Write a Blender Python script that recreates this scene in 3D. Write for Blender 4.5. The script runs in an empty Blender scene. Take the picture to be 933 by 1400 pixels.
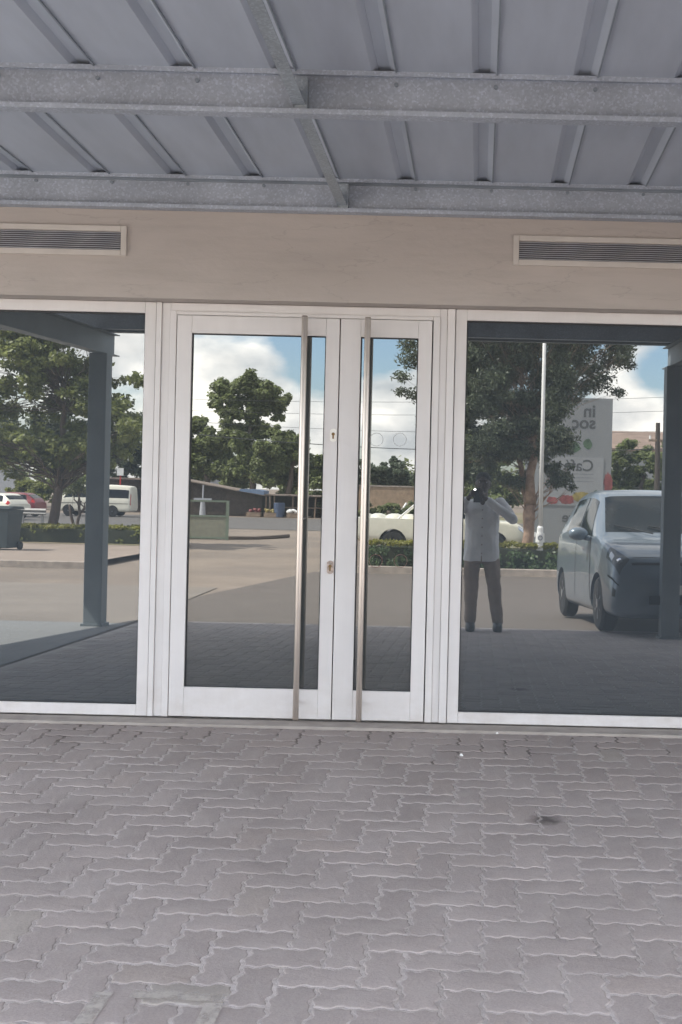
import bpy, math, random
import numpy as np
from mathutils import Vector, Matrix, Euler
random.seed(7); rng = np.random.default_rng(7)
PI = math.pi
scene = bpy.context.scene
COL = scene.collection

# ------------------------------------------------------------------ survey of the site
F = 1565.0          # focal length, pixels of the 933x1400 photograph
ROLL = 0.0235
CAMW = 6.16         # camera stands this far in front of the shopfront
CAMZ = 1.256
def gz(w):          # height of the ground w metres in front of the shopfront
    if w < 0: return 0.0
    if w < 12: return -0.045 * w
    if w < 30: return -0.54 - 0.08 * (w - 12) / 18
    if w < 55: return -0.62 - 0.33 * (w - 30) / 25
    return -0.95
def uv(px, py):
    return (px - 655) + ROLL * (py - 670), (py - 670) - ROLL * (px - 655)
def at(px, py, w):  # a place w metres out, seen mirrored in the shopfront
    u, v = uv(px, py); D = CAMW + w
    return u * D / F, CAMZ - v * D / F
def wl(u, v, y=0.0):
    D = CAMW + y
    return u * D / F, CAMZ - v * D / F

# ------------------------------------------------------------------ materials
def new_mat(name):
    m = bpy.data.materials.new(name); m.use_nodes = True
    nt = m.node_tree; nt.nodes.clear()
    return m, nt, nt.nodes, nt.links
def N(nt, typ, **kw):
    n = nt.nodes.new(typ)
    for k, v in kw.items(): setattr(n, k, v)
    return n
def c4(c): return (c[0], c[1], c[2], 1.0)
def mixc(nt, fac, a, b, mode='MIX'):
    n = N(nt, 'ShaderNodeMix', data_type='RGBA', blend_type=mode)
    for idx, v in ((0, fac), (6, a), (7, b)):
        if hasattr(v, 'is_linked') or hasattr(v, 'links'): nt.links.new(v, n.inputs[idx])
        elif isinstance(v, (tuple, list)): n.inputs[idx].default_value = c4(v)
        else: n.inputs[idx].default_value = v
    return n.outputs[2]
def ramp(nt, src, stops):
    r = N(nt, 'ShaderNodeValToRGB'); e = r.color_ramp.elements
    while len(e) < len(stops): e.new(0.5)
    for el, (p, c) in zip(e, stops):
        el.position = p; el.color = c4(c) if isinstance(c, (tuple, list)) else (c, c, c, 1)
    nt.links.new(src, r.inputs[0]); return r.outputs[0]
def noise(nt, co, scale, detail=5, rough=0.55, mapscale=None, dist=0.0):
    if mapscale:
        mp = N(nt, 'ShaderNodeMapping'); mp.inputs['Scale'].default_value = mapscale
        nt.links.new(co, mp.inputs[0]); co = mp.outputs[0]
    n = N(nt, 'ShaderNodeTexNoise'); n.inputs['Scale'].default_value = scale
    n.inputs['Detail'].default_value = detail; n.inputs['Roughness'].default_value = rough
    n.inputs['Distortion'].default_value = dist
    nt.links.new(co, n.inputs['Vector']); return n.outputs['Fac']
def mat(name, col, rough=0.6, metal=0.0, var=0.12, vscale=6.0, bump=0.0, bscale=60.0, island=0.0,
        spec=0.5, emis=None, mapscale=None, trans=0.0, coat=0.0, col2=None):
    m, nt, nodes, L = new_mat(name)
    out = N(nt, 'ShaderNodeOutputMaterial'); p = N(nt, 'ShaderNodeBsdfPrincipled')
    co = N(nt, 'ShaderNodeTexCoord').outputs['Object']
    c2 = col2 or tuple(x * (1 - var * 1.6) for x in col)
    c1 = tuple(min(1, x * (1 + var * 0.6)) for x in col)
    f = ramp(nt, noise(nt, co, vscale, mapscale=mapscale), ((0.32, 0.0), (0.68, 1.0)))
    c = mixc(nt, f, c2, c1)
    if island:
        ri = N(nt, 'ShaderNodeNewGeometry').outputs['Random Per Island']
        k = ramp(nt, ri, ((0, 1 - island), (1, 1 + island * 0.8)))
        c = mixc(nt, 1.0, c, k, 'MULTIPLY')
    L.new(c, p.inputs['Base Color'])
    p.inputs['Roughness'].default_value = rough; p.inputs['Metallic'].default_value = metal
    p.inputs['Specular IOR Level'].default_value = spec
    p.inputs['Coat Weight'].default_value = coat
    if emis:
        p.inputs['Emission Color'].default_value = c4(emis[0]); p.inputs['Emission Strength'].default_value = emis[1]
    if bump:
        b = N(nt, 'ShaderNodeBump'); b.inputs['Strength'].default_value = bump; b.inputs['Distance'].default_value = 0.02
        L.new(noise(nt, co, bscale, 6), b.inputs['Height']); L.new(b.outputs[0], p.inputs['Normal'])
    surf = p.outputs[0]
    if trans:
        t = N(nt, 'ShaderNodeBsdfTranslucent'); L.new(c, t.inputs[0])
        mx = N(nt, 'ShaderNodeMixShader'); mx.inputs[0].default_value = trans
        L.new(surf, mx.inputs[1]); L.new(t.outputs[0], mx.inputs[2]); surf = mx.outputs[0]
    L.new(surf, out.inputs[0]); return m

def glass_mat(name, base, refl, tilt=0.0):
    m, nt, nodes, L = new_mat(name)
    out = N(nt, 'ShaderNodeOutputMaterial')
    co = N(nt, 'ShaderNodeTexCoord').outputs['Object']
    d = N(nt, 'ShaderNodeBsdfDiffuse')
    dust = ramp(nt, noise(nt, co, 1.3, 4, mapscale=(1, 1, 0.5)), ((0.3, 0.0), (0.75, 1.0)))
    L.new(mixc(nt, dust, tuple(x * 0.93 for x in base), tuple(x * 1.06 for x in base)), d.inputs[0])
    g = N(nt, 'ShaderNodeBsdfGlossy'); g.inputs['Roughness'].default_value = 0.0
    g.inputs['Color'].default_value = (0.97, 1.0, 0.985, 1)
    b = N(nt, 'ShaderNodeBump'); b.inputs['Strength'].default_value = 0.02; b.inputs['Distance'].default_value = 0.004
    L.new(noise(nt, co, 1.6, 1), b.inputs['Height']); L.new(b.outputs[0], g.inputs['Normal'])
    fr = N(nt, 'ShaderNodeLayerWeight'); fr.inputs[0].default_value = 0.18
    fac = N(nt, 'ShaderNodeMapRange'); L.new(fr.outputs['Fresnel'], fac.inputs[0])
    fac.inputs[1].default_value = 0.0; fac.inputs[2].default_value = 1.0
    fac.inputs[3].default_value = refl; fac.inputs[4].default_value = 1.0
    mx = N(nt, 'ShaderNodeMixShader'); L.new(fac.outputs[0], mx.inputs[0])
    L.new(d.outputs[0], mx.inputs[1]); L.new(g.outputs[0], mx.inputs[2]); L.new(mx.outputs[0], out.inputs[0])
    return m

def galv_mat(name, col, spangle=70, rough=0.5, metal=0.55):
    m, nt, nodes, L = new_mat(name)
    out = N(nt, 'ShaderNodeOutputMaterial'); p = N(nt, 'ShaderNodeBsdfPrincipled')
    co = N(nt, 'ShaderNodeTexCoord').outputs['Object']
    v = N(nt, 'ShaderNodeTexVoronoi'); v.inputs['Scale'].default_value = spangle; L.new(co, v.inputs['Vector'])
    s = N(nt, 'ShaderNodeSeparateColor'); L.new(v.outputs['Color'], s.inputs[0])
    k = ramp(nt, s.outputs[0], ((0.0, 0.89), (0.7, 0.98), (1.0, 1.2)))
    big = ramp(nt, noise(nt, co, 3.0, 4), ((0.3, 0.84), (0.7, 1.1)))
    c = mixc(nt, 1.0, mixc(nt, 1.0, col, k, 'MULTIPLY'), big, 'MULTIPLY')
    L.new(c, p.inputs['Base Color']); p.inputs['Metallic'].default_value = metal
    rr = N(nt, 'ShaderNodeMapRange'); L.new(s.outputs[1], rr.inputs[0]); rr.inputs[3].default_value = rough - 0.12; rr.inputs[4].default_value = rough + 0.15
    L.new(rr.outputs[0], p.inputs['Roughness']); L.new(p.outputs[0], out.inputs[0]); return m

M = {}
M['frame'] = mat('white_powder_coat', (0.70, 0.675, 0.662), 0.38, var=0.035, vscale=3, bump=0.012, bscale=14)
nt_ = M['frame'].node_tree; pb_ = [n for n in nt_.nodes if n.type == 'BSDF_PRINCIPLED'][0]; src_ = pb_.inputs['Base Color'].links[0].from_socket
co_f = N(nt_, 'ShaderNodeTexCoord').outputs['Object']; sp_ = N(nt_, 'ShaderNodeSeparateXYZ'); nt_.links.new(co_f, sp_.inputs[0])
mr_ = N(nt_, 'ShaderNodeMapRange'); nt_.links.new(sp_.outputs[2], mr_.inputs[0]); mr_.inputs[1].default_value = 0.0; mr_.inputs[2].default_value = .32; mr_.inputs[3].default_value = .30; mr_.inputs[4].default_value = 0.0
ml_ = N(nt_, 'ShaderNodeMath', operation='MULTIPLY'); nt_.links.new(mr_.outputs[0], ml_.inputs[0])
nt_.links.new(ramp(nt_, noise(nt_, co_f, 7, 8, .7, mapscale=(1, 1, 1.6)), ((.42, 0.0), (.7, 1.0))), ml_.inputs[1])
cg_ = mixc(nt_, ml_.outputs[0], src_, (0.40, 0.335, 0.28))
sk_ = ramp(nt_, noise(nt_, co_f, 5, 6, .7, mapscale=(6, 6, .35)), ((.40, 1.0), (.72, .965)))
nt_.links.new(mixc(nt_, 1.0, cg_, sk_, 'MULTIPLY'), pb_.inputs['Base Color'])
M['gasket'] = mat('black_gasket', (0.02, 0.022, 0.025), 0.5)
M['steel'] = mat('brushed_steel', (0.56, 0.50, 0.45), 0.33, 0.9, var=0.08, vscale=40, mapscale=(1, 1, 0.03))
M['plate'] = mat('pale_lock_plate', (0.86, 0.84, 0.78), 0.35)
M['oldplate'] = mat('tarnished_lock_plate', (0.50, 0.40, 0.34), 0.5, var=0.3, vscale=60)
M['brass'] = mat('tarnished_brass', (0.22, 0.14, 0.06), 0.45, 0.6, var=0.2, vscale=60)
M['glass'] = glass_mat('tinted_shop_glass', (0.047, 0.056, 0.064), 0.15)
M['doorglass'] = glass_mat('tinted_door_glass', (0.046, 0.052, 0.054), 0.155)
M['galv'] = galv_mat('galvanised_steel', (0.43, 0.47, 0.535), 120, metal=0.25)
M['purlin2'] = M['galv']
M['sheet'] = mat('zinc_roof_sheet', (0.45, 0.495, 0.565), 0.65, 0.08, var=0.07, vscale=2.2, mapscale=(3, 0.6, 1))
M['lap'] = mat('dark_sheet_lap', (0.27, 0.31, 0.35), 0.6, 0.2)
M['bridge'] = galv_mat('dull_galvanised_steel', (0.36, 0.405, 0.445), 120, metal=0.3)
M['post'] = mat('grey_painted_steel', (0.21, 0.24, 0.26), 0.5, 0.1, var=0.1, vscale=3)
M['vent'] = mat('cream_vent_frame', (0.56, 0.52, 0.475), 0.5, var=0.06)
M['louvre'] = mat('aluminium_louvre', (0.50, 0.50, 0.53), 0.5, 0.1, var=0.08)
M['dark'] = mat('dark_void', (0.015, 0.016, 0.02), 0.8)
M['concrete'] = mat('threshold_concrete', (0.40, 0.36, 0.325), 0.9, var=0.12, vscale=9, bump=0.2, bscale=120)
M['rubber'] = mat('black_rubber', (0.022, 0.022, 0.024), 0.7)
M['alloy'] = mat('silver_alloy', (0.55, 0.56, 0.58), 0.3, 0.8)
M['carglass'] = mat('dark_car_glass', (0.012, 0.017, 0.021), 0.05, spec=0.22, var=0.05)
M['silverblue'] = mat('silver_blue_car_paint', (0.20, 0.245, 0.295), 0.28, 0.3, var=0.02, coat=0.7)
M['white_paint'] = mat('cream_white_car_paint', (0.80, 0.77, 0.66), 0.35, var=0.05, coat=0.3)
M['red_paint'] = mat('red_car_paint', (0.22, 0.03, 0.035), 0.35, var=0.04, coat=0.4)
M['blackplastic'] = mat('black_plastic', (0.03, 0.031, 0.033), 0.5)
M['lamp'] = mat('headlamp_glass', (0.11, 0.12, 0.13), 0.12, spec=0.6)
M['chrome'] = mat('chrome', (0.75, 0.76, 0.77), 0.12, 1.0, var=0.02)
M['redlens'] = mat('red_lens', (0.55, 0.03, 0.03), 0.2)
M['bark'] = mat('grey_brown_bark', (0.14, 0.105, 0.085), 0.9, var=0.3, vscale=8, bump=0.8, bscale=20, mapscale=(1, 1, 0.25))
M['bark_pink'] = mat('pinkish_flaking_bark', (0.44, 0.30, 0.22), 0.85, var=0.35, vscale=5, bump=0.6, bscale=14, col2=(0.22, 0.14, 0.10))
def leafm(n, c, isl=0.4, tr=0.5): return mat(n, c, 0.45, var=0.25, vscale=0.9, island=isl, trans=tr, spec=0.45)
M['leaf_almond'] = leafm('broad_green_leaf', (0.27, 0.30, 0.11))
M['leaf_dark'] = leafm('dark_green_leaf', (0.125, 0.148, 0.090), 0.45, 0.35)
M['leaf_mid'] = leafm('mid_green_leaf', (0.26, 0.30, 0.125))
M['leaf_light'] = leafm('yellow_green_leaf', (0.30, 0.32, 0.09))
M['leaf_blue'] = leafm('blue_green_leaf', (0.19, 0.23, 0.16))
M['leaf_sunlit'] = leafm('sunlit_yellow_leaf', (0.30, 0.29, 0.06))  # sunlight on the hedge tops, put into the leaf colour
M['leaf_hedge'] = leafm('clipped_hedge_leaf', (0.15, 0.22, 0.10))
M['white'] = mat('white_pole_paint', (0.82, 0.81, 0.79), 0.4, var=0.05)
M['bin'] = mat('dark_green_grey_bin', (0.035, 0.05, 0.055), 0.5)
M['board'] = mat('grey_white_board', (0.27, 0.28, 0.295), 0.6, var=0.05, vscale=1.0)
M['board2'] = mat('pale_poster', (0.33, 0.34, 0.36), 0.6, var=0.04)
M['ink'] = mat('dark_ink', (0.10, 0.105, 0.115), 0.6)
M['inkgrey'] = mat('grey_ink', (0.24, 0.25, 0.27), 0.6)
M['fruit_red'] = mat('red_print', (0.30, 0.09, 0.09), 0.6, var=0.3)
M['fruit_yel'] = mat('yellow_print', (0.36, 0.29, 0.10), 0.6, var=0.3)
M['fruit_grn'] = mat('green_print', (0.10, 0.17, 0.10), 0.6, var=0.3)
M['timber'] = mat('weathered_timber', (0.30, 0.22, 0.16), 0.85, var=0.3, vscale=12)
M['darkwood'] = mat('creosoted_timber', (0.075, 0.06, 0.05), 0.85, var=0.2)
M['shed'] = mat('dark_shed_cladding', (0.075, 0.06, 0.052), 0.85, var=0.3, vscale=5)
M['tinroof'] = mat('rusted_tin_roof', (0.30, 0.24, 0.20), 0.7, 0.2, var=0.3, vscale=3)
M['bluetarp'] = mat('blue_tarpaulin', (0.17, 0.24, 0.36), 0.6, var=0.2)
M['blue'] = mat('blue_plastic', (0.07, 0.10, 0.17), 0.5)
M['block'] = mat('tan_block_wall', (0.40, 0.29, 0.20), 0.9, var=0.22, vscale=3, bump=0.3, bscale=9)
M['palewall'] = mat('pale_grey_render', (0.42, 0.43, 0.46), 0.85, var=0.1)
M['brownroof'] = mat('brown_roof_tiles', (0.30, 0.22, 0.18), 0.85, var=0.2, vscale=1.5, mapscale=(0.3, 1, 4))
M['railgreen'] = mat('green_grey_rail_paint', (0.19, 0.24, 0.18), 0.5, var=0.1)
M['panelgreen'] = mat('green_grey_panel', (0.27, 0.27, 0.21), 0.6, var=0.12)
M['guard'] = mat('galvanised_guard_rail', (0.32, 0.31, 0.30), 0.5, 0.3)
M['skin'] = mat('dark_brown_skin', (0.075, 0.042, 0.028), 0.5, var=0.08)
M['shirt'] = mat('pale_blue_shirt_cloth', (0.90, 0.90, 0.92), 0.85, var=0.06, vscale=7, bump=0.5, bscale=9)
M['trouser'] = mat('brown_grey_trouser_cloth', (0.38, 0.30, 0.25), 0.9, var=0.12, vscale=8, bump=0.4, bscale=10)
M['shoe'] = mat('black_shoe_leather', (0.018, 0.018, 0.02), 0.4)
M['hair'] = mat('black_hair', (0.012, 0.011, 0.01), 0.8)
M['paper'] = mat('white_paper', (0.85, 0.84, 0.82), 0.8, var=0.04)
M['ledlight'] = mat('phone_light', (1, 1, 1), 0.5, emis=((1, 0.98, 0.95), 60.0))
M['sticker'] = mat('faint_sticker_edge', (0.34, 0.34, 0.34), 0.5)
M['redsticker'] = mat('faint_red_sticker_edge', (0.20, 0.10, 0.09), 0.6)
M['kerbc'] = mat('kerb_concrete', (0.42, 0.36, 0.31), 0.9, var=0.2, vscale=5)
M['wire'] = mat('dark_cable', (0.05, 0.05, 0.055), 0.6)

# plaster of the shop wall: trowel streaks, hairline cracks
def plaster():
    m, nt, nodes, L = new_mat('sand_cement_plaster')
    out = N(nt, 'ShaderNodeOutputMaterial'); p = N(nt, 'ShaderNodeBsdfPrincipled')
    co = N(nt, 'ShaderNodeTexCoord').outputs['Object']
    a = ramp(nt, noise(nt, co, 1.1, 5, mapscale=(1, 1, 3.2)), ((0.3, 0.0), (0.7, 1.0)))
    c = mixc(nt, a, (0.415, 0.373, 0.342), (0.478, 0.432, 0.398))
    st = ramp(nt, noise(nt, co, 3.0, 6, 0.65, mapscale=(0.8, 1, 7)), ((0.46, 1.0), (0.66, 0.93)))
    c = mixc(nt, 1.0, c, st, 'MULTIPLY')
    w = N(nt, 'ShaderNodeTexNoise'); w.inputs['Scale'].default_value = 1.2; w.inputs['Detail'].default_value = 7
    mp = N(nt, 'ShaderNodeMapping'); mp.inputs['Scale'].default_value = (0.7, 1, 3.4); L.new(co, mp.inputs[0]); L.new(mp.outputs[0], w.inputs['Vector'])
    ab = N(nt, 'ShaderNodeMath', operation='SUBTRACT'); L.new(w.outputs['Fac'], ab.inputs[0]); ab.inputs[1].default_value = 0.53
    ab2 = N(nt, 'ShaderNodeMath', operation='ABSOLUTE'); L.new(ab.outputs[0], ab2.inputs[0])
    cr = ramp(nt, ab2.outputs[0], ((0.0, 0.87), (0.004, 1.0)))
    c = mixc(nt, 1.0, c, cr, 'MULTIPLY')
    L.new(c, p.inputs['Base Color']); p.inputs['Roughness'].default_value = 0.9
    b = N(nt, 'ShaderNodeBump'); b.inputs['Strength'].default_value = 0.25; b.inputs['Distance'].default_value = 0.01
    L.new(noise(nt, co, 16, 8, 0.65, mapscale=(1, 1, 1.6)), b.inputs['Height']); L.new(b.outputs[0], p.inputs['Normal'])
    L.new(p.outputs[0], out.inputs[0]); return m
M['plaster'] = plaster()

def paver_mat():
    m, nt, nodes, L = new_mat('worn_concrete_paver')
    out = N(nt, 'ShaderNodeOutputMaterial'); p = N(nt, 'ShaderNodeBsdfPrincipled')
    co = N(nt, 'ShaderNodeTexCoord').outputs['Object']
    ri = N(nt, 'ShaderNodeNewGeometry').outputs['Random Per Island']
    c = ramp(nt, ri, ((0.0, (0.362, 0.318, 0.302)), (0.3, (0.380, 0.335, 0.318)), (0.62, (0.394, 0.347, 0.330)), (0.9, (0.408, 0.360, 0.342)), (0.97, (0.400, 0.345, 0.320)), (1.0, (0.384, 0.350, 0.318))))
    f = ramp(nt, noise(nt, co, 2.0, 7, 0.6), ((0.3, 0.86), (0.7, 1.10)))
    c = mixc(nt, 1.0, c, f, 'MULTIPLY')
    g = ramp(nt, noise(nt, co, 150, 3, 0.7), ((0.3, 0.84), (0.7, 1.14)))
    c = mixc(nt, 1.0, c, g, 'MULTIPLY')
    # pale dust lying in patches
    du = ramp(nt, noise(nt, co, 5.0, 7, 0.65), ((0.5, 0.0), (0.72, 0.55)))
    c = mixc(nt, du, c, (0.44, 0.40, 0.38))
    # dark oil spot
    sx = N(nt, 'ShaderNodeSeparateXYZ'); L.new(co, sx.inputs[0])
    v = N(nt, 'ShaderNodeVectorMath', operation='DISTANCE'); cm = N(nt, 'ShaderNodeCombineXYZ')
    L.new(sx.outputs[0], cm.inputs[0]); L.new(sx.outputs[1], cm.inputs[1])
    L.new(cm.outputs[0], v.inputs[0]); v.inputs[1].default_value = (SPOT[0], SPOT[1], 0)
    nn = noise(nt, co, 28, 5); ad = N(nt, 'ShaderNodeMath', operation='MULTIPLY_ADD')
    L.new(nn, ad.inputs[0]); ad.inputs[1].default_value = 0.09; L.new(v.outputs['Value'], ad.inputs[2])
    s = ramp(nt, ad.outputs[0], ((0.065, 0.30), (0.13, 1.0)))
    c = mixc(nt, 1.0, c, s, 'MULTIPLY')
    # reddish soil trodden against the shopfront
    mr = N(nt, 'ShaderNodeMapRange'); L.new(sx.outputs[1], mr.inputs[0])
    mr.inputs[1].default_value = -1.15; mr.inputs[2].default_value = -0.25; mr.inputs[3].default_value = 0; mr.inputs[4].default_value = 0.5
    so = N(nt, 'ShaderNodeMath', operation='MULTIPLY'); L.new(mr.outputs[0], so.inputs[0]); L.new(noise(nt, co, 3.2, 5), so.inputs[1])
    c = mixc(nt, so.outputs[0], c, (0.27, 0.205, 0.165))
    L.new(c, p.inputs['Base Color']); p.inputs['Roughness'].default_value = 0.85
    b = N(nt, 'ShaderNodeBump'); b.inputs['Strength'].default_value = 0.35; b.inputs['Distance'].default_value = 0.004
    L.new(noise(nt, co, 70, 7, 0.7), b.inputs['Height']); L.new(b.outputs[0], p.inputs['Normal'])
    L.new(p.outputs[0], out.inputs[0]); return m

def ground_mat(name, a, b, s1, c=None, bump=0.3, dark_near=False):
    m, nt, nodes, L = new_mat(name)
    out = N(nt, 'ShaderNodeOutputMaterial'); p = N(nt, 'ShaderNodeBsdfPrincipled')
    co = N(nt, 'ShaderNodeTexCoord').outputs['Object']
    col = mixc(nt, ramp(nt, noise(nt, co, s1, 8, 0.62), ((0.32, 0.0), (0.68, 1.0))), a, b)
    if c: col = mixc(nt, ramp(nt, noise(nt, co, s1 * 0.23, 6, 0.6), ((0.44, 0.0), (0.6, 0.9))), col, c)
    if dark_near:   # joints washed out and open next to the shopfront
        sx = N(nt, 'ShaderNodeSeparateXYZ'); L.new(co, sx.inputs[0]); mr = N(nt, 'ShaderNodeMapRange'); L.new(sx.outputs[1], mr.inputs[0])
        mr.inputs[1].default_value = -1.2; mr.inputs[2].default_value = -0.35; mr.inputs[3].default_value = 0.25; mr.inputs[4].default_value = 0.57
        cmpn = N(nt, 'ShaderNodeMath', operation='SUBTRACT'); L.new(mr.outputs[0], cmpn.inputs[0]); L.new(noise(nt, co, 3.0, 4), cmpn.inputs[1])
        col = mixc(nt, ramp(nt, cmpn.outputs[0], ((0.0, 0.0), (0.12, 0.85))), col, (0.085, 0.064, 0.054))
    f = ramp(nt, noise(nt, co, 40, 5, 0.7), ((0.3, 0.85), (0.7, 1.15)))
    col = mixc(nt, 1.0, col, f, 'MULTIPLY')
    L.new(col, p.inputs['Base Color']); p.inputs['Roughness'].default_value = 0.92
    bm = N(nt, 'ShaderNodeBump'); bm.inputs['Strength'].default_value = bump; bm.inputs['Distance'].default_value = 0.02
    L.new(noise(nt, co, 30, 6), bm.inputs['Height']); L.new(bm.outputs[0], p.inputs['Normal'])
    L.new(p.outputs[0], out.inputs[0]); return m

# ------------------------------------------------------------------ mesh builder
class MB:
    def __init__(s): s.v = []; s.f = []
    def add(s, vs, fs):
        o = len(s.v); s.v.extend([tuple(map(float, a)) for a in vs]); s.f.extend([tuple(i + o for i in f) for f in fs]); return s
    def box(s, x0, x1, y0, y1, z0, z1, mt=None):
        vs = [Vector((x, y, z)) for x in (x0, x1) for y in (y0, y1) for z in (z0, z1)]
        if mt is not None: vs = [mt @ v for v in vs]
        return s.add(vs, [(0, 1, 3, 2), (4, 6, 7, 5), (0, 4, 5, 1), (2, 3, 7, 6), (0, 2, 6, 4), (1, 5, 7, 3)])
    def cbox(s, c, d, mt=None):
        return s.box(c[0] - d[0] / 2, c[0] + d[0] / 2, c[1] - d[1] / 2, c[1] + d[1] / 2, c[2] - d[2] / 2, c[2] + d[2] / 2, mt)
    def tube(s, pts, rad, n=10, cap=True):
        pts = [Vector(p) for p in pts]; rad = rad if isinstance(rad, (list, tuple)) else [rad] * len(pts)
        rings = []; up = Vector((0.13, 0.31, 1)).normalized()
        for i, p in enumerate(pts):
            t = (pts[min(i + 1, len(pts) - 1)] - pts[max(i - 1, 0)]).normalized()
            a = t.cross(up)
            if a.length < 0.05: a = t.cross(Vector((1, 0, 0)))
            a.normalize(); b = t.cross(a).normalized()
            rings.append([p + (a * math.cos(2 * PI * k / n) + b * math.sin(2 * PI * k / n)) * rad[i] for k in range(n)])
        vs = [v for r in rings for v in r]; fs = []
        for i in range(len(rings) - 1):
            for k in range(n): fs.append((i * n + k, i * n + (k + 1) % n, (i + 1) * n + (k + 1) % n, (i + 1) * n + k))
        if cap: fs.append(tuple(range(n))[::-1]); fs.append(tuple((len(rings) - 1) * n + k for k in range(n)))
        return s.add(vs, fs)
    def loft(s, rings):           # closed rings of equal length
        n = len(rings[0]); vs = [v for r in rings for v in r]; fs = []
        for i in range(len(rings) - 1):
            for k in range(n): fs.append((i * n + k, i * n + (k + 1) % n, (i + 1) * n + (k + 1) % n, (i + 1) * n + k))
        fs.append(tuple(range(n))[::-1]); fs.append(tuple((len(rings) - 1) * n + k for k in range(n)))
        return s.add(vs, fs)
    def ell(s, c, r, n=16, m=10, rot=None):
        rings = []
        for i in range(1, m):
            a = PI * i / m
            ring = [Vector((r[0] * math.sin(a) * math.cos(2 * PI * k / n), r[1] * math.sin(a) * math.sin(2 * PI * k / n), -r[2] * math.cos(a))) for k in range(n)]
            if rot is not None: ring = [rot @ v for v in ring]
            rings.append([Vector(c) + v for v in ring])
        return s.loft(rings)
    def prism(s, poly, axis, a, b):   # polygon in the two other axes, extruded along axis
        def P(p, t): return {'x': (t, p[0], p[1]), 'y': (p[0], t, p[1]), 'z': (p[0], p[1], t)}[axis]
        n = len(poly)
        return s.add([P(p, a) for p in poly] + [P(p, b) for p in poly],
                     [tuple(range(n))[::-1], tuple(range(n, 2 * n))] + [(i, (i + 1) % n, n + (i + 1) % n, n + i) for i in range(n)])
    def ring(s, r0, r1, y0, y1, n=36):   # washer about the y axis
        vs = [(r * math.cos(2 * PI * k / n), y, r * math.sin(2 * PI * k / n)) for (r, y) in ((r0, y0), (r1, y0), (r1, y1), (r0, y1)) for k in range(n)]
        return s.add(vs, [(j * n + k, j * n + (k + 1) % n, ((j + 1) % 4) * n + (k + 1) % n, ((j + 1) % 4) * n + k) for j in range(4) for k in range(n)])
    def move(s, d): s.v = [(a[0] + d[0], a[1] + d[1], a[2] + d[2]) for a in s.v]; return s
    def build(s, name, m, parent=None, smooth=False, bevel=0.0, fix=True):
        me = bpy.data.meshes.new(name); me.from_pydata(s.v, [], s.f); me.update()
        if fix:
            import bmesh
            bm = bmesh.new(); bm.from_mesh(me); bmesh.ops.recalc_face_normals(bm, faces=bm.faces[:]); bm.to_mesh(me); bm.free()
        o = bpy.data.objects.new(name, me); COL.objects.link(o); me.materials.append(m)
        if smooth: me.polygons.foreach_set('use_smooth', [True] * len(me.polygons))
        if bevel:
            md = o.modifiers.new('edge', 'BEVEL'); md.width = bevel; md.segments = 2; md.limit_method = 'ANGLE'
        if parent is not None: o.parent = parent
        return o
def big_mesh(name, v, f, m, parent=None, smooth=False):
    me = bpy.data.meshes.new(name); v = np.asarray(v, dtype=np.float32); f = np.asarray(f, dtype=np.int32)
    k = f.shape[1]
    me.vertices.add(len(v)); me.vertices.foreach_set('co', v.ravel())
    me.loops.add(f.size); me.loops.foreach_set('vertex_index', f.ravel())
    me.polygons.add(len(f)); me.polygons.foreach_set('loop_start', np.arange(0, f.size, k, dtype=np.int32)); me.polygons.foreach_set('loop_total', np.full(len(f), k, dtype=np.int32))
    me.update(); me.validate(); me.materials.append(m)
    if smooth: me.polygons.foreach_set('use_smooth', [True] * len(f))
    o = bpy.data.objects.new(name, me); COL.objects.link(o)
    if parent is not None: o.parent = parent
    return o
def tag(o, label=None, cat=None, group=None, kind=None):
    if label: o['label'] = label
    if cat: o['category'] = cat
    if group: o['group'] = group
    if kind: o['kind'] = kind
    return o
def thing(name, label, cat, loc=(0, 0, 0), rz=0.0, group=None):
    o = bpy.data.objects.new(name, None); COL.objects.link(o); o.location = loc; o.rotation_euler = (0, 0, rz)
    o.empty_display_size = 0.2
    return tag(o, label, cat, group)
def structure(o): o['kind'] = 'structure'; return o
def copy_tree(o, parent=None):
    c = o.copy(); COL.objects.link(c); c.parent = parent
    for ch in list(o.children): copy_tree(ch, c)
    return c

# ------------------------------------------------------------------ ground
def gsheet(name, m, poly_fn, ws, xs, lift=0.0):
    v = []; f = []
    nx = len(xs)
    for w in ws:
        for x in xs:
            X = poly_fn(x, w) if poly_fn else x
            v.append((X, -w, gz(w) + lift))
    for i in range(len(ws) - 1):
        for j in range(nx - 1):
            a = i * nx + j; f.append((a, a + 1, a + nx + 1, a + nx))
    o = big_mesh(name, v, f, m); structure(o); return o
ws = [-60, -20, 0, 3, 6, 9, 12] + list(np.linspace(14, 60, 24)) + [70, 90, 130, 200, 320, 600]
gm = ground_mat('dry_sandy_ground', (0.215, 0.17, 0.135), (0.28, 0.225, 0.18), 1.2, (0.195, 0.158, 0.13))
gsheet('ground', gm, None, [-60, -20, -0.0], [-500, -60, 60, 500], -0.03)
gsheet('ground', gm, None, ws[2:], list(np.linspace(-500, -60, 5)) + list(np.linspace(-40, 40, 9)) + list(np.linspace(60, 500, 5)), -0.03)
def edge_x(w):   # where the paved bays stop and the pale drive begins
    return float(np.interp(w, [0, 2.2, 6.75, 12.1, 21], [-3.35, -3.48, -3.85, -4.5, -4.75]))
am = ground_mat('worn_parking_asphalt', (0.112, 0.093, 0.080), (0.150, 0.126, 0.110), 2.2, (0.135, 0.112, 0.097))
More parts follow.
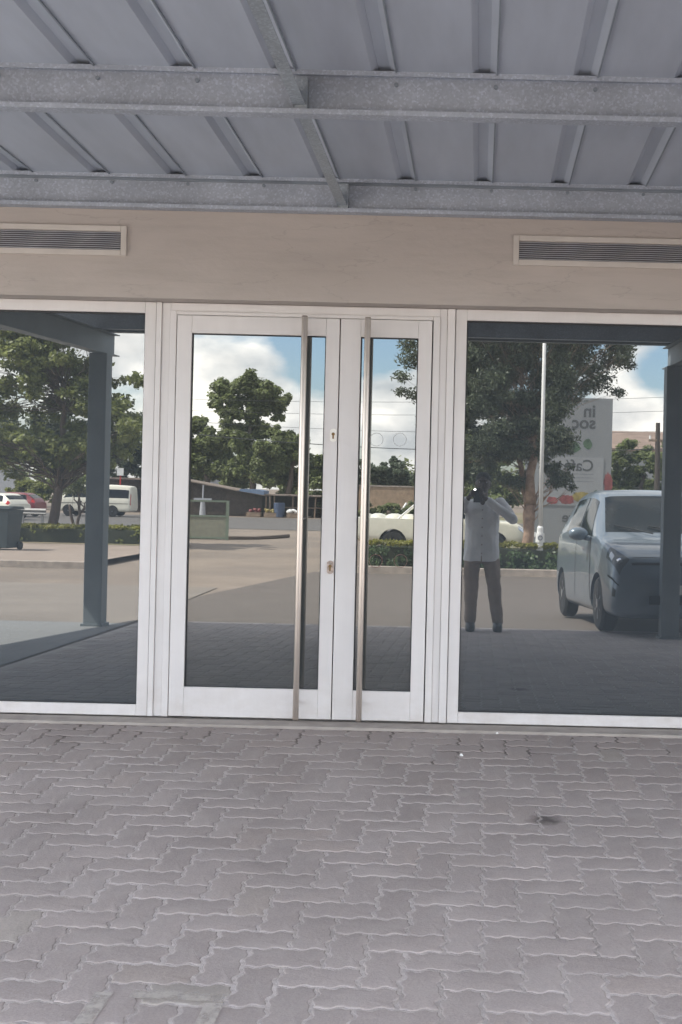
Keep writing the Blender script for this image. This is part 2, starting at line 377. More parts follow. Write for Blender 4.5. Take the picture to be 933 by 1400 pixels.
gsheet('parking_bays', am, lambda t, w: edge_x(w) + (14 - edge_x(w)) * t if w < 12.2 else edge_x(w) + 0.18 * max(0, w - 12.2) + (14 - edge_x(w)) * t * 1.0,
       list(np.linspace(0.0, 18.6, 24)), list(np.linspace(0, 1, 8)), -0.024)
dm = ground_mat('pale_concrete_drive', (0.205, 0.175, 0.15), (0.25, 0.215, 0.185), 0.8)
gsheet('driveway', dm, lambda t, w: edge_x(w) - 0.01 - 12 * t, list(np.linspace(6.46, 14, 9)), list(np.linspace(0, 1, 6)), -0.018)
tm = ground_mat('shade_tinted_drive', (0.21, 0.212, 0.214), (0.245, 0.247, 0.25), 0.8)  # near part of the drive: canopy shade put into its blue grey colour
gsheet('shaded_drive', tm, lambda t, w: edge_x(w) - 0.01 - 12 * t, list(np.linspace(0, 6.45, 9)), list(np.linspace(0, 1, 6)), -0.018)
rm = ground_mat('road_asphalt', (0.11, 0.10, 0.096), (0.14, 0.13, 0.122), 1.0)
gsheet('road', rm, None, list(np.linspace(49, 71, 9)), [-120, -40, 0, 40, 120], -0.018)
vm = ground_mat('grassy_verge', (0.10, 0.115, 0.045), (0.22, 0.19, 0.10), 0.9, (0.26, 0.20, 0.14))
gsheet('far_verge', vm, lambda t, w: -6 + 60 * t, list(np.linspace(72, 110, 6)), list(np.linspace(0, 1, 6)), -0.015)
gsheet('island_soil', vm, lambda t, w: -2.6 + 12 * t, list(np.linspace(18.95, 34, 8)), list(np.linspace(0, 1, 5)), 0.09)
# threshold strip of cement at the foot of the shopfront
o = MB().box(-9, 9, -0.155, -0.004, -0.10, -0.006).build('threshold', M['concrete'], bevel=0.006); structure(o)

# herringbone zigzag pavers, each a bevelled block, all in one sheet
A = 0.1165
SPOT = (0.0, 0.0)
def gpix(px, py):     # ground point in front of the shop seen directly at a pixel
    u, v = uv(px, py)
    D = (CAMZ + 0.045 * CAMW) / (v / F + 0.045)
    return u * D / F, D - CAMW
SPOT = gpix(747, 1117)
M['paver'] = paver_mat()
def pavers():
    V = []; Fq = []
    def wave(t):   # zigzag outline shared by neighbours
        t = t - np.floor(t)
        return np.interp(t, [0, 0.14, 0.36, 0.64, 0.86, 1.0], [0, 0.0, 0.108, -0.108, 0.0, 0]) * A
    nseg = 7
    y0 = -0.161
    nj = int(6.7 / A)
    i0, i1 = int(-4.2 / A), int(6.0 / A)
    xo = 0.045
    for j in range(nj):
        for i in range(i0, i1):
            c = (i - j) % 4
            if c == 0: a, b, cc, d = i, i + 2, j, j + 1
            elif c == 3: a, b, cc, d = i, i + 1, j, j + 2
            elif c == 2 and j == 0: a, b, cc, d = i, i + 1, j, j + 1   # cut half blocks along the threshold
            else: continue
            if (a * A + xo) < edge_x(j * A) + 0.05: continue
            per = []
            nx, ny = (b - a) * nseg, (d - cc) * nseg
            for k in range(nx): per.append((a + (b - a) * k / nx, cc))
            for k in range(ny): per.append((b, cc + (d - cc) * k / ny))
            for k in range(nx): per.append((b - (b - a) * k / nx, d))
            for k in range(ny): per.append((a, d - (d - cc) * k / ny))
            P = np.array(per, dtype=float)
            ctr = np.array([(a + b) / 2, (cc + d) / 2])
            n = len(P)
            sink = max(-.0009, min(.0012, random.gauss(0, 0.0005))); tx, ty = random.gauss(0, 0.0022), random.gauss(0, 0.0022)
            gap = 0.0046 + abs(random.gauss(0, 0.0015))
            rings = []
            for inset, dz in ((gap, -0.010), (gap, -0.002), (gap + 0.002, -0.0006), (gap + 0.006, 0.0)):
                hx, hy = (b - a) / 2, (d - cc) / 2
                Q = np.empty_like(P)
                Q[:, 0] = ctr[0] + (P[:, 0] - ctr[0]) * (hx - inset / A) / hx
                Q[:, 1] = ctr[1] + (P[:, 1] - ctr[1]) * (hy - inset / A) / hy
                X = Q[:, 0] * A + wave(P[:, 1]) + xo
                Yy = Q[:, 1] * A + wave(P[:, 0] + 0.0)
                Z = -0.045 * (Yy - y0 - 0.0) + dz + sink + tx * (X - ctr[0] * A - xo) + ty * (Yy - ctr[1] * A)
                rings.append(np.stack([X, y0 - Yy, Z], 1))
            o = len(V)
            for r in rings: V.extend(r.tolist())
            for q in range(3):
                for k in range(n):
                    k2 = (k + 1) % n
                    Fq.append((o + q * n + k, o + (q + 1) * n + k, o + (q + 1) * n + k2, o + q * n + k2))
            # top: bridge the ring across the short way with strips
            t = o + 3 * n
            V.append(np.mean(rings[3], axis=0).tolist()); ce = len(V) - 1
            for k in range(0, n, 2):
                Fq.append((t + k, ce, t + (k + 2) % n, t + (k + 1) % n))
    return V, Fq
pv, pf = pavers()
pv = [(x, y, z - 0.012) for x, y, z in pv]
structure(big_mesh('paving', pv, pf, M['paver']))
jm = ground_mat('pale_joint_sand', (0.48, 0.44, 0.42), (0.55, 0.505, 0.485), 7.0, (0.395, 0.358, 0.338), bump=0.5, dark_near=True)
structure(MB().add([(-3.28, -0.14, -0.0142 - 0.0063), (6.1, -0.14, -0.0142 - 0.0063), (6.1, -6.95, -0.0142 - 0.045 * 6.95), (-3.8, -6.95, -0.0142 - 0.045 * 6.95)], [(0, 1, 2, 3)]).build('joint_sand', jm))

# painted bay mark, worn
def worn_paint():
    m, nt, nodes, L = new_mat('worn_cream_road_paint')
    out = N(nt, 'ShaderNodeOutputMaterial'); p = N(nt, 'ShaderNodeBsdfPrincipled')
    co = N(nt, 'ShaderNodeTexCoord').outputs['Object']
    L.new(mixc(nt, noise(nt, co, 25, 5), (0.47, 0.435, 0.395), (0.58, 0.54, 0.495)), p.inputs['Base Color']); p.inputs['Roughness'].default_value = 0.85
    t = N(nt, 'ShaderNodeBsdfTransparent'); mx = N(nt, 'ShaderNodeMixShader')
    L.new(ramp(nt, noise(nt, co, 13, 8, 0.7), ((0.36, 0.12), (0.56, 0.8))), mx.inputs[0])
    L.new(t.outputs[0], mx.inputs[1]); L.new(p.outputs[0], mx.inputs[2]); L.new(mx.outputs[0], out.inputs[0]); return m
def mark(px0, px1, py, py2=None):
    pass
mk = MB()
def strip(p, q, wdt):
    p = Vector(p); q = Vector(q); d = (q - p).normalized(); n = Vector((-d.y, d.x)) * wdt / 2
    pts = [p + n, p - n, q - n, q + n]
    k = len(mk.v)
    for a in pts: mk.v.append((a.x, a.y, -0.0080 + 0.045 * a.y))
    mk.f.append((k, k + 1, k + 2, k + 3))
a = gpix(143, 1352); b = gpix(297, 1360); c = gpix(106, 1400); d = gpix(262, 1400)
strip((a[0] + 0.075, a[1] - 0.004), (b[0] + 0.022, b[1]), 0.046)
strip((a[0], a[1] - 0.0), (a[0] - 0.005, a[1] - 0.5), 0.05)
strip((b[0], b[1] - 0.028), (b[0] - 0.004, b[1] - 0.5), 0.05)
strip((a[0] + 0.02, a[1] - 0.52), (b[0], b[1] - 0.5), 0.046)
structure(mk.build('parking_marking', worn_paint()))

# ------------------------------------------------------------------ shop building
S = CAMW / F
Z_TOP = CAMZ + 247 * S      # top of all frames
Z_BOT = 0.0
XL0, XL1 = -4.15, -438 * S
XD0, XD1 = -438 * S, -48 * S
XR0, XR1 = -37 * S, 3.0
sb = thing('shop_building', 'low shop building with beige cement plastered facade above the white shopfront', 'building')
f_ = MB(); f_.box(-9, 9, -0.12, 0.10, Z_TOP, 3.35); f_.box(-9, XL0, -0.12, 0.10, -0.05, Z_TOP); f_.box(XR1, 9, -0.12, 0.10, -0.05, Z_TOP)
f_.build('facade_wall', M['plaster'], sb)
MB().box(-9, 9, 0.101, 10, -0.05, 3.348).build('rear_block', M['plaster'], sb)
MB().box(-9.1, 9.1, -0.16, 10.1, 3.352, 3.47).build('parapet_coping', M['concrete'], sb)

# ------------------------------------------------------------------ shopfront joinery
def rect_frame(x0, x1, z0, z1, wl_, wr, wb, wt, y0, y1):
    m = MB()
    m.box(x0, x0 + wl_, y0, y1, z0, z1); m.box(x1 - wr, x1, y0, y1, z0, z1)
    m.box(x0 + wl_ + 0.0004, x1 - wr - 0.0004, y0, y1, z0, z0 + wb); m.box(x0 + wl_ + 0.0004, x1 - wr - 0.0004, y0, y1, z1 - wt, z1)
    return m
def shop_window(label, x0, x1):
    t = thing('shop_window', label, 'shop window', ((x0 + x1) / 2, 0, 0), 0)
    ox = (x0 + x1) / 2; a, b = x0 - ox, x1 - ox
    fw = 0.059
    rect_frame(a + 0.0015, b - 0.0015, 0.0, Z_TOP - 0.002, fw, fw, fw, fw, -0.004, 0.07).build('window_frame', M['frame'], t, bevel=0.0025)
    g = 0.007
    rect_frame(a + fw, b - fw, fw, Z_TOP - fw - 0.002, g, g, g, g, 0.012, 0.05).build('gasket', M['gasket'], t)
    MB().box(a + fw + g, b - fw - g, 0.024, 0.034, fw + g, Z_TOP - fw - g - 0.002).build('window_pane', M['glass'], t)
    return t
WIN_L_X1 = -446 * S
shop_window('large fixed shop window left of the door, reflecting a leafy tree and white minibus', XL0, WIN_L_X1)
shop_window('large fixed shop window right of the door, reflecting the silver car and photographer', XR0, XR1)
# the fixed frame round the doors, with the cover strips next to the windows
df = thing('door_frame', 'white stepped aluminium frame around the double glass door', 'door frame', ((XD0 + XD1) / 2, 0, 0))
ox = (XD0 + XD1) / 2
LX0, LM, LX1 = -417 * S - ox, -194 * S - ox, -68 * S - ox
ZL = CAMZ + 229 * S
m = MB()
m.box(WIN_L_X1 + 0.002 - ox, XD0 - ox - 0.001, -0.012, 0.06, 0, Z_TOP - 0.002)
m.box(XD1 - ox + 0.001, XR0 - ox - 0.002, -0.014, 0.06, 0, Z_TOP - 0.002)
m.build('cover_strip', M['frame'], df, bevel=0.003)
m = MB()
zt = Z_TOP - 0.002
m.box(XD0 - ox, XD0 - ox + 0.045, -0.002, 0.06, 0, zt); m.box(XD0 - ox + 0.0452, LX0 - 0.003, -0.010, 0.06, 0, zt - 0.045)
m.box(LX1 + 0.003, LX1 + 0.040, -0.010, 0.06, 0, zt - 0.045); m.box(LX1 + 0.0402, XD1 - ox, -0.002, 0.06, 0, zt)
m.box(XD0 - ox + 0.0452, LX1 + 0.040, -0.002, 0.06, zt - 0.0448, zt); m.box(LX0 - 0.0028, LX1 + 0.0028, -0.010, 0.06, ZL + 0.003, zt - 0.0452)
m.build('jamb_and_head', M['frame'], df, bevel=0.003)
MB().box(LX0 - 0.003, LX1 + 0.003, 0.03, 0.058, 0.004, ZL + 0.003).build('rebate', M['dark'], df)

def glass_door(label, x0, x1, gx0, gx1, hx, locks, stickers, name='glass_door'):
    cx = (x0 + x1) / 2 + ox
    t = thing(name, label, 'door', (cx, 0, 0))
    q = lambda x: x + ox - cx
    a, b, ga, gb = q(x0) + 0.003, q(x1) - 0.003, q(gx0), q(gx1)
    zb = 0.006; gz0, gz1 = CAMZ - 277.5 * S, CAMZ + 205 * S
    m = MB(); y0, y1 = -0.018, 0.026
    m.box(a, ga, y0, y1, zb, ZL); m.box(gb, b, y0, y1, zb, ZL)
    m.box(ga + 0.0006, gb - 0.0006, y0, y1, zb, gz0); m.box(ga + 0.0006, gb - 0.0006, y0, y1, gz1, ZL)
    m.build('door_leaf_frame', M['frame'], t, bevel=0.002)
    g = 0.006
    rect_frame(ga, gb, gz0, gz1, g, g, g, g, -0.006, 0.02).build('gasket', M['gasket'], t)
    MB().box(ga + g, gb - g, 0.002, 0.012, gz0 + g, gz1 - g).build('door_pane', M['doorglass'], t)
    hb = q(hx)
    h = MB(); h.tube([(hb, -0.083, 0.012), (hb, -0.083, 0.02), (hb, -0.083, ZL - 0.005), (hb, -0.083, ZL + 0.002)], [0.0145, 0.016, 0.016, 0.0145], 20)
    hh = h.build('pull_handle', M['steel'], t, smooth=False)
    hh.data.polygons.foreach_set('use_smooth', [len(p.vertices) == 4 for p in hh.data.polygons])
    for z in (0.10, ZL * 0.5, ZL - 0.08):
        yy = -0.018 if (z < gz0 or z > gz1) else 0.002
        MB().tube([(hb, -0.08, z), (hb, yy, z)], 0.008, 10).build('standoff', M['steel'], hh)
    for (lz, mm, brass) in locks:
        lx = q(-200 * S - ox)
        pl = [( 0.018 * math.cos(k * PI / 12) , 0.021 * (1 if math.sin(k * PI / 12) > 0 else -1) * (abs(math.sin(k * PI / 12)) > 1e-6) + 0.0145 * math.sin(k * PI / 12)) for k in range(24)]
        lp = MB().prism([(lx + p[0], lz + p[1]) for p in pl], 'y', -0.027, -0.0185).build('lock_plate', M[mm], t, bevel=0.001)
        k = MB(); k.tube([(lx, -0.031, lz + 0.006), (lx, -0.0272, lz + 0.006)], 0.0085, 16); k.box(lx - 0.004, lx + 0.004, -0.030, -0.0273, lz - 0.019, lz + 0.001)
        k.build('lock_cylinder', M[brass], lp)
    for (sx, sz, r, mm) in stickers:
        st = MB().ring(r - 0.0022, r, 0.0, 0.0006); st.move((q(sx), 0.0011, sz)); st.build('sticker', M[mm], t)
    return t
lock_hi, lock_lo = CAMZ + 70 * S, CAMZ - 110 * S
glass_door('wider white framed glass door leaf with two lock plates and long steel handle', LX0, LM, -396.2 * S - ox, -213 * S - ox, -243.5 * S * 0.985 - ox - 0.001,
           [(lock_hi, 'plate', 'brass'), (lock_lo, 'oldplate', 'brass')], [])
def stp(px, py): u, v = uv(px, py); return u * S - ox, CAMZ - v * S
s1, s2, s3, s4 = stp(547, 601), stp(515, 601), stp(548, 767), stp(514, 767)
glass_door('narrow white framed glass door leaf with faint round stickers on its pane', LM, LX1, -165.8 * S - ox, -87 * S - ox, -157 * S * 0.985 - ox - 0.0015,
           [], [(s1[0], s1[1], 0.036, 'sticker'), (s2[0], s2[1], 0.036, 'sticker'), (s3[0], s3[1], 0.036, 'redsticker'), (s4[0], s4[1], 0.036, 'redsticker')])

# ------------------------------------------------------------------ air vents in the facade
SV = (CAMW - 0.13) / F
def vent(label, x0, x1):
    z0, z1 = CAMZ + 308.5 * SV, CAMZ + 349.5 * SV
    t = thing('air_vent', label, 'air vent', ((x0 + x1) / 2, -0.12, z0), 0, 'long louvred vents in the facade')
    hw = (x1 - x0) / 2; h = z1 - z0
    fw = 0.03
    rect_frame(-hw, hw, 0, h, fw, fw, fw, fw, -0.016, -0.001).build('vent_frame', M['vent'], t, bevel=0.003)
    MB().box(-hw + fw + 0.001, hw - fw - 0.001, -0.0035, -0.0012, fw + 0.001, h - fw - 0.001).build('vent_back', M['dark'], t)
    m = MB(); n = 9; ih = h - 2 * fw
    for k in range(n):
        zc = fw + ih * (k + 0.5) / n
        mt = Matrix.Translation((0, -0.009, zc)) @ Matrix.Rotation(math.radians(32), 4, 'X')
        m.box(-hw + fw + 0.001, hw - fw - 0.001, -0.0062, 0.0062, -0.0012, 0.0012, mt)
    m.build('louvre', M['louvre'], t)
vent('cream framed louvred air vent above the left shop window', -489.5 * SV - 1.5, -489.5 * SV)
vent('cream framed louvred air vent above the right shop window', 39.5 * SV, 39.5 * SV + 1.5)

# ------------------------------------------------------------------ steel canopy
cp = thing('steel_canopy', 'deep flat galvanised steel canopy over the paved apron', 'canopy')
SL = 0.03
PW = [0.19, 1.62, 3.05, 4.48, 5.91]
def pz(w): return CAMZ + 1.434 + SL * (w - 0.19)
PH = 0.176
for w in PW:
    zb, zt_ = pz(w), pz(w) + PH
    yw = -(w) + 0.0
    # C section opening away from the shop: web at the back, flanges and lips in front
    th = 0.0035; fl = 0.065; lip = 0.020
    y_f = yw; y_b = yw + fl
    poly = [(y_b, zb), (y_b, zt_), (y_f, zt_), (y_f, zt_ - lip), (y_f + th, zt_ - lip), (y_f + th, zt_ - th), (y_b - th, zt_ - th), (y_b - th, zb + th), (y_f + th, zb + th), (y_f + th, zb + lip), (y_f, zb + lip), (y_f, zb)]
    MB().prism(poly, 'x', -6.2, 5.6).build('purlin', M['galv'], cp)
def roof_sheet():
    prof = []; x = -0.01 - 0.4 * 16
    while x < 6.1:
        prof += [(x - 0.055, 0.0), (x - 0.030, 0.021), (x + 0.016, 0.021), (x + 0.041, 0.0)]
        x += 0.4
    v = []; f = []
    wsn = [0.0, 6.19]
    for w in wsn:
        for (px, dz) in prof: v.append((px, -w + (0.0 if w else -0.125), pz(w) + PH + 0.002 + dz))
    n = len(prof)
    for j in range(n - 1): f.append((j, j + 1, n + j + 1, n + j))
    o = MB().add(v, f).build('roof_sheet', M['sheet'], cp)
    md = o.modifiers.new('gauge', 'SOLIDIFY'); md.thickness = 0.003; md.offset = 1
    # the lap lip of every tray beside its rib
    m = MB(); x = -0.01 - 0.4 * 16
    while x < 6.1:
        for k in range(len(PW)):
            w0 = 0.13 if k == 0 else PW[k - 1] + 0.002; w1 = PW[k] - 0.068
            if w1 > w0 + 0.1:
                a0, a1 = pz(w0) + PH - 0.009, pz(w1) + PH - 0.009
                m.add([(x + 0.041, -w0, a0), (x + 0.047, -w0, a0), (x + 0.047, -w1, a1), (x + 0.041, -w1, a1),
                       (x + 0.041, -w0, a0 + 0.009), (x + 0.047, -w0, a0 + 0.009), (x + 0.047, -w1, a1 + 0.009), (x + 0.041, -w1, a1 + 0.009)],
                      [(0, 1, 2, 3), (4, 5, 6, 7), (0, 1, 5, 4), (1, 2, 6, 5), (2, 3, 7, 6), (3, 0, 4, 7)])
        x += 0.4
    m.build('sheet_lap', M['lap'], cp)
    MB().box(-6.2, 5.6, -.1385, -.1265, pz(.13) + PH - .02, pz(.13) + PH + .045).build('rib_light_stop', M['lap'], cp)  # dark strip added to stop light leaking in at the rib ends
roof_sheet()
b0 = MB().tube([(0, .0015, 0), (0, -.006, 0)], .009, 8).build('bolt', M['lap'], cp); b0.location = (0.03, -PW[0] + .06, pz(PW[0]) + PH - .034)
for w in PW[:2]:
    for k in range(-9, 7):
        if w == PW[0] and k == 0: continue
        bc = b0.copy(); COL.objects.link(bc); bc.location = (-0.01 + .4 * k + .04, -w + .06, pz(w) + PH - .034)
for k in range(4):          # bridging angles between the purlins, with an end cleat
    w0, w1 = PW[k], PW[k + 1] - 0.066
    z0, z1 = pz(w0) + 0.035, pz(w1) + 0.035
    for X in (-0.775, 3.2):
        b = MB()
        for (xa, xb, za, zb2) in ((0, 0.05, 0, 0.004), (0, 0.004, 0.004, 0.05)):
            b.add([(X + xa, -w0 + 0.055, z0 + za), (X + xb, -w0 + 0.055, z0 + za), (X + xb, -w0 + 0.055, z0 + zb2), (X + xa, -w0 + 0.055, z0 + zb2),
                   (X + xa, -w1, z1 + za), (X + xb, -w1, z1 + za), (X + xb, -w1, z1 + zb2), (X + xa, -w1, z1 + zb2)],
                  [(0, 1, 2, 3), (4, 7, 6, 5), (0, 4, 5, 1), (1, 5, 6, 2), (2, 6, 7, 3), (3, 7, 4, 0)])
        br = b.build('bridging_angle', M['bridge'], cp)
        MB().box(X + 0.006, X + 0.056, -w0 + 0.010, -w0 + 0.058, pz(w0) + 0.02, pz(w0) + 0.15).build('cleat', M['bridge'], br)
fz = pz(6.2)
MB().box(-6.2, 5.6, -6.17, -6.08, fz - 0.01, fz + PH - 0.004).build('fascia_beam', M['post'], cp)
for X in (-4.07, 2.06):
    rb = MB()
    def bar(za, zb2, xa, xb, wa=0.02, wb=6.45):
        A0, A1 = pz(wa) - 0.002, pz(wb) - 0.002
        rb.add([(X + xa, -wa - 0.13, A0 + za), (X + xb, -wa - 0.13, A0 + za), (X + xb, -wa - 0.13, A0 + zb2), (X + xa, -wa - 0.13, A0 + zb2),
                (X + xa, -wb, A1 + za), (X + xb, -wb, A1 + za), (X + xb, -wb, A1 + zb2), (X + xa, -wb, A1 + zb2)],
               [(0, 1, 2, 3), (4, 7, 6, 5), (0, 4, 5, 1), (1, 5, 6, 2), (2, 6, 7, 3), (3, 7, 4, 0)])
    bar(-0.012, -0.002, -0.065, 0.065); bar(-0.228, -0.0125, -0.005, 0.005); bar(-0.24, -0.2285, -0.065, 0.065)
    rb.build('rafter', M['post'], cp)
    wp = 6.02
    po = MB().box(X - 0.095, X + 0.095, -wp - 0.095, -wp + 0.095, gz(wp) - 0.05, pz(wp) - 0.247).build('post', M['post'], cp, bevel=0.006)
    MB().box(X - 0.115, X + 0.115, -wp - 0.115, -wp + 0.115, gz(wp) - 0.03, gz(wp) + 0.012).build('base_plate', M['post'], po)

# ------------------------------------------------------------------ small litter by the threshold
def litter(label, px, py, s, seed):
    r = random.Random(seed); x, y = gpix(px, py); z = 0.045 * y - 0.012
    n = 9; m = MB()
    for q in range(3):
        vs = [(s * (1.1 - 0.3 * q) * math.cos(2 * PI * k / n) * r.uniform(.6, 1.1), s * (0.8 - 0.2 * q) * math.sin(2 * PI * k / n) * r.uniform(.6, 1.1), s * (0.02 + 0.45 * q) * r.uniform(.6, 1.3)) for k in range(n)]
        k0 = len(m.v); m.v.extend(vs)
        if q: m.f += [(k0 - n + k, k0 - n + (k + 1) % n, k0 + (k + 1) % n, k0 + k) for k in range(n)]
    m.f.append(tuple(range(2 * n, 3 * n)))
    o = m.build('paper_scrap', M['paper'], fix=False); o.location = (x, y, z); o.rotation_euler[2] = r.uniform(0, 6)
    tag(o, label, 'litter', 'scraps of paper on the paving')
litter('crumpled white paper scrap on the pavers, biggest of the three scraps', 631, 1030, 0.011, 1)
litter('tiny white scrap close to the threshold, below the left end of the right window', 680, 1000, 0.008, 2)
litter('flat white scrap at the threshold under the middle of the right window', 770, 1001, 0.010, 3)

# ------------------------------------------------------------------ plants
def leaves(clumps, count, size, aspect=0.55, flat=0.5, shell=0.5, droop=0.0):
    w = np.array([c[3] * c[4] * c[5] for c in clumps]) ** 0.75; w /= w.sum()
    idx = rng.choice(len(clumps), count, p=w); C = np.array(clumps)[idx]
    d = rng.normal(size=(count, 3)); d /= np.linalg.norm(d, axis=1)[:, None]
    r = shell + (1 - shell) * rng.random(count) ** 0.6
    r *= rng.uniform(0.72, 1.12, count)
    c = C[:, :3] + d * C[:, 3:6] * r[:, None]
    nrm = rng.normal(size=(count, 3)) * (1 - flat) + np.array([0, 0, 1.0]) * flat + d * 0.35
    nrm /= np.linalg.norm(nrm, axis=1)[:, None]
    t = rng.normal(size=(count, 3)) + d * 0.6; t[:, 2] -= droop
    t -= nrm * (t * nrm).sum(1)[:, None]; t /= np.linalg.norm(t, axis=1)[:, None]
    b = np.cross(nrm, t)
    s = size * rng.uniform(0.6, 1.35, count)[:, None]
    p0 = c - t * s * 0.5; p1 = c + b * s * aspect * 0.5 + t * s * 0.05 - nrm * s * 0.08; p2 = c + t * s * 0.55 - nrm * s * 0.12; p3 = c - b * s * aspect * 0.5 + t * s * 0.05 - nrm * s * 0.08
    v = np.stack([p0, p1, p2, p3], 1).reshape(-1, 3)
    f = np.arange(count * 4).reshape(-1, 4)
    return v, f
def wig(p, q, n=5, amp=0.08):
    p, q = Vector(p), Vector(q); L_ = (q - p).length
    return [p.lerp(q, i / n) + (Vector((random.gauss(0, amp), random.gauss(0, amp), random.gauss(0, amp * .5))) * L_ * 0.35 if 0 < i < n else Vector()) for i in range(n + 1)]
def tree(name, label, base, trunks, clumps, count, size, leaf, bark='bark', group=None, aspect=0.55, flat=0.5, shell=0.45, droop=0.0, limbs=True, cat='tree', limbr=0.75):
    t = thing(name, label, cat, base, 0, group)
    tr = MB(); tops = []
    for (p0, p1, r0, r1) in trunks:
        pts = wig(p0, p1, 6, 0.05); n = len(pts)
        tr.tube(pts, [r0 * (1.25 if i == 0 else 1) * (1 - i / (n - 1)) + r1 * i / (n - 1) for i in range(n)], 12); tops.append((Vector(p1), r1, pts))
    if limbs:
        for c in clumps:
            cv = Vector(c[:3]); k = min(tops, key=lambda a: (a[0] - cv).length)
            st = k[2][random.choice([-1, -2, -2, -3])] if (cv - k[0]).length > 0.4 else k[0]
            pts = wig(st, cv, 5, 0.12); tr.tube(pts, [k[1] * (limbr - 0.8 * limbr * i / 5) for i in range(6)], 7)
            for _ in range(3):
                e = cv + Vector((random.gauss(0, c[3] * .5), random.gauss(0, c[4] * .5), random.gauss(0, c[5] * .5)))
                tr.tube(wig(pts[3], e, 3, 0.15), [k[1] * limbr * q_ for q_ in (.3, .22, .16, .07)], 5)
    tr.build('trunk', M[bark], t, smooth=True)
    v, f = leaves(clumps, count, size, aspect, flat, shell, droop)
    big_mesh('crown', v, f, M[leaf], t)
    return t
def rclumps(n, c, R, r, seed, zs=0.75):
    q = random.Random(seed); out = []
    for _ in range(n):
        while True:
            d = [q.uniform(-1, 1) for _ in range(3)]
            if sum(a * a for a in d) <= 1: break
        s = r * q.uniform(0.6, 1.35)
        out.append((c[0] + d[0] * R[0], c[1] + d[1] * R[1], c[2] + d[2] * R[2], s * 1.1, s * 1.1, s * zs))
    return out
def gpos(px, w, lift=0.0):
    u, _ = uv(px, 720); return ((u * (CAMW + w)) / F, -w, gz(w) + lift)

# kerbs and raised beds
def kerb(x0, x1, w, name='kerb', dep=0.14):
    o = MB().box(x0, x1, -w - dep, -w, gz(w) - 0.05, gz(w) + 0.12).build(name, M['kerbc'], bevel=0.015); structure(o)
kerb(-2.6, 9.4, 18.75)
kerb(-22, -8.2, 17.8)
pm = ground_mat('sandy_pavement', (0.28, 0.22, 0.18), (0.34, 0.275, 0.23), 1.5)
gsheet('pavement', pm, lambda t, w: -22 + 13.8 * t, list(np.linspace(17.95, 25.4, 6)), list(np.linspace(0, 1, 6)), 0.10)
gsheet('planting_bed', vm, lambda t, w: -22 + 13.2 * t, list(np.linspace(25.45, 29, 4)), list(np.linspace(0, 1, 6)), 0.105)
kc = MB(); kc.tube([(-13.0, -34.2, gz(34.2) + 0.02), (-8.7, -34.3, gz(34) + 0.02), (-8.0, -34.8, gz(35) + 0.02), (-7.55, -36.2, gz(36) + 0.03), (-7.3, -38, gz(38) + 0.04)], 0.07, 6)
structure(kc.build('kerb', mat('dark_kerb', (0.10, 0.075, 0.06), 0.9)))

def hedge(label, x0, x1, w0, w1, z0, h, count, size, leaf, top=None):
    t = thing('hedge', label, 'hedge', ((x0 + x1) / 2, -(w0 + w1) / 2, z0))
    cl = []; hw, hd = (x1 - x0) / 2, (w1 - w0) / 2
    for x in np.arange(-hw, hw, 0.28):
        for y in np.arange(-hd + 0.12, hd, 0.3):
            for z in np.arange(0.12, h, 0.2):
                cl.append((x + random.gauss(0, .05), y + random.gauss(0, .05), z + random.gauss(0, .03), 0.19, 0.19, 0.14))
    v, f = leaves(cl, count, size, 0.6, 0.35, 0.3); v[:, 2] = np.maximum(v[:, 2], 0.01)
    big_mesh('foliage', v, f, M[leaf], t)
    MB().box(-hw + .08, hw - .08, -hd + .12, hd - .12, 0.0, h * 0.86).build('stems', mat('hedge_stems', (0.035, 0.04, 0.02), 0.9), t)
    if top:  # yellower leaves paint the sunlit top of the hedge
        cl = [(x, random.uniform(-hd, hd), h + 0.02, 0.2, 0.2, 0.06) for x in np.arange(-hw, hw, 0.12)]
        v, f = leaves(cl, int(count * .35), size, 0.6, 0.5, 0.3); big_mesh('sunlit_top', v, f, M[top], t)
    return t
hedge('clipped dark green hedge with top leaves coloured as sunlit along the kerb beside the silver car', -2.35, 5.2, 19.0, 20.1, gz(19) + 0.07, 0.52, 16000, 0.085, 'leaf_hedge', 'leaf_sunlit')
hedge('low yellow green hedge behind the wheelie bin', -14.2, -8.9, 26.0, 27.0, gz(26) + 0.09, 0.45, 9000, 0.10, 'leaf_light', 'leaf_sunlit')

# broad leaved tree seen in the left window
b = gpos(73, 27.4, 0.1)
def rel(px, py, w, base): x, z = at(px, py, w); return (x - base[0], -w - base[1], z - base[2])
W = 27.4
cl = []
q_ = random.Random(11)
lobes = [(25, 500, 62, 42), (15, 475, 50, 26), (95, 485, 55, 36), (60, 560, 85, 50), (140, 530, 52, 42), (165, 590, 40, 34), (-30, 560, 60, 60), (20, 620, 60, 26), (100, 620, 60, 24), (60, 440, 80, 36)]
for (lx, ly, rx_, ry_) in lobes:
    for _ in range(20):
        a_, r_ = q_.uniform(0, 2 * PI), q_.random() ** .5
        dw = q_.uniform(-1.5, 1.5); sz = q_.uniform(.24, .48)
        x, y, z = rel(lx + rx_ * r_ * math.cos(a_), ly + ry_ * r_ * math.sin(a_), W + dw, b); cl.append((x, y, z, sz, sz, sz * .7))
tree('broadleaf_tree', 'broad leaved tree standing in the low yellow green hedge', b, [((0, 0, -.05), rel(82, 640, W, b), .16, .11), (rel(82, 640, W, b), rel(85, 520, W, b), .11, .05)], cl, 30000, 0.15, 'leaf_almond', aspect=0.6, flat=0.45, shell=0.25, limbr=0.3)
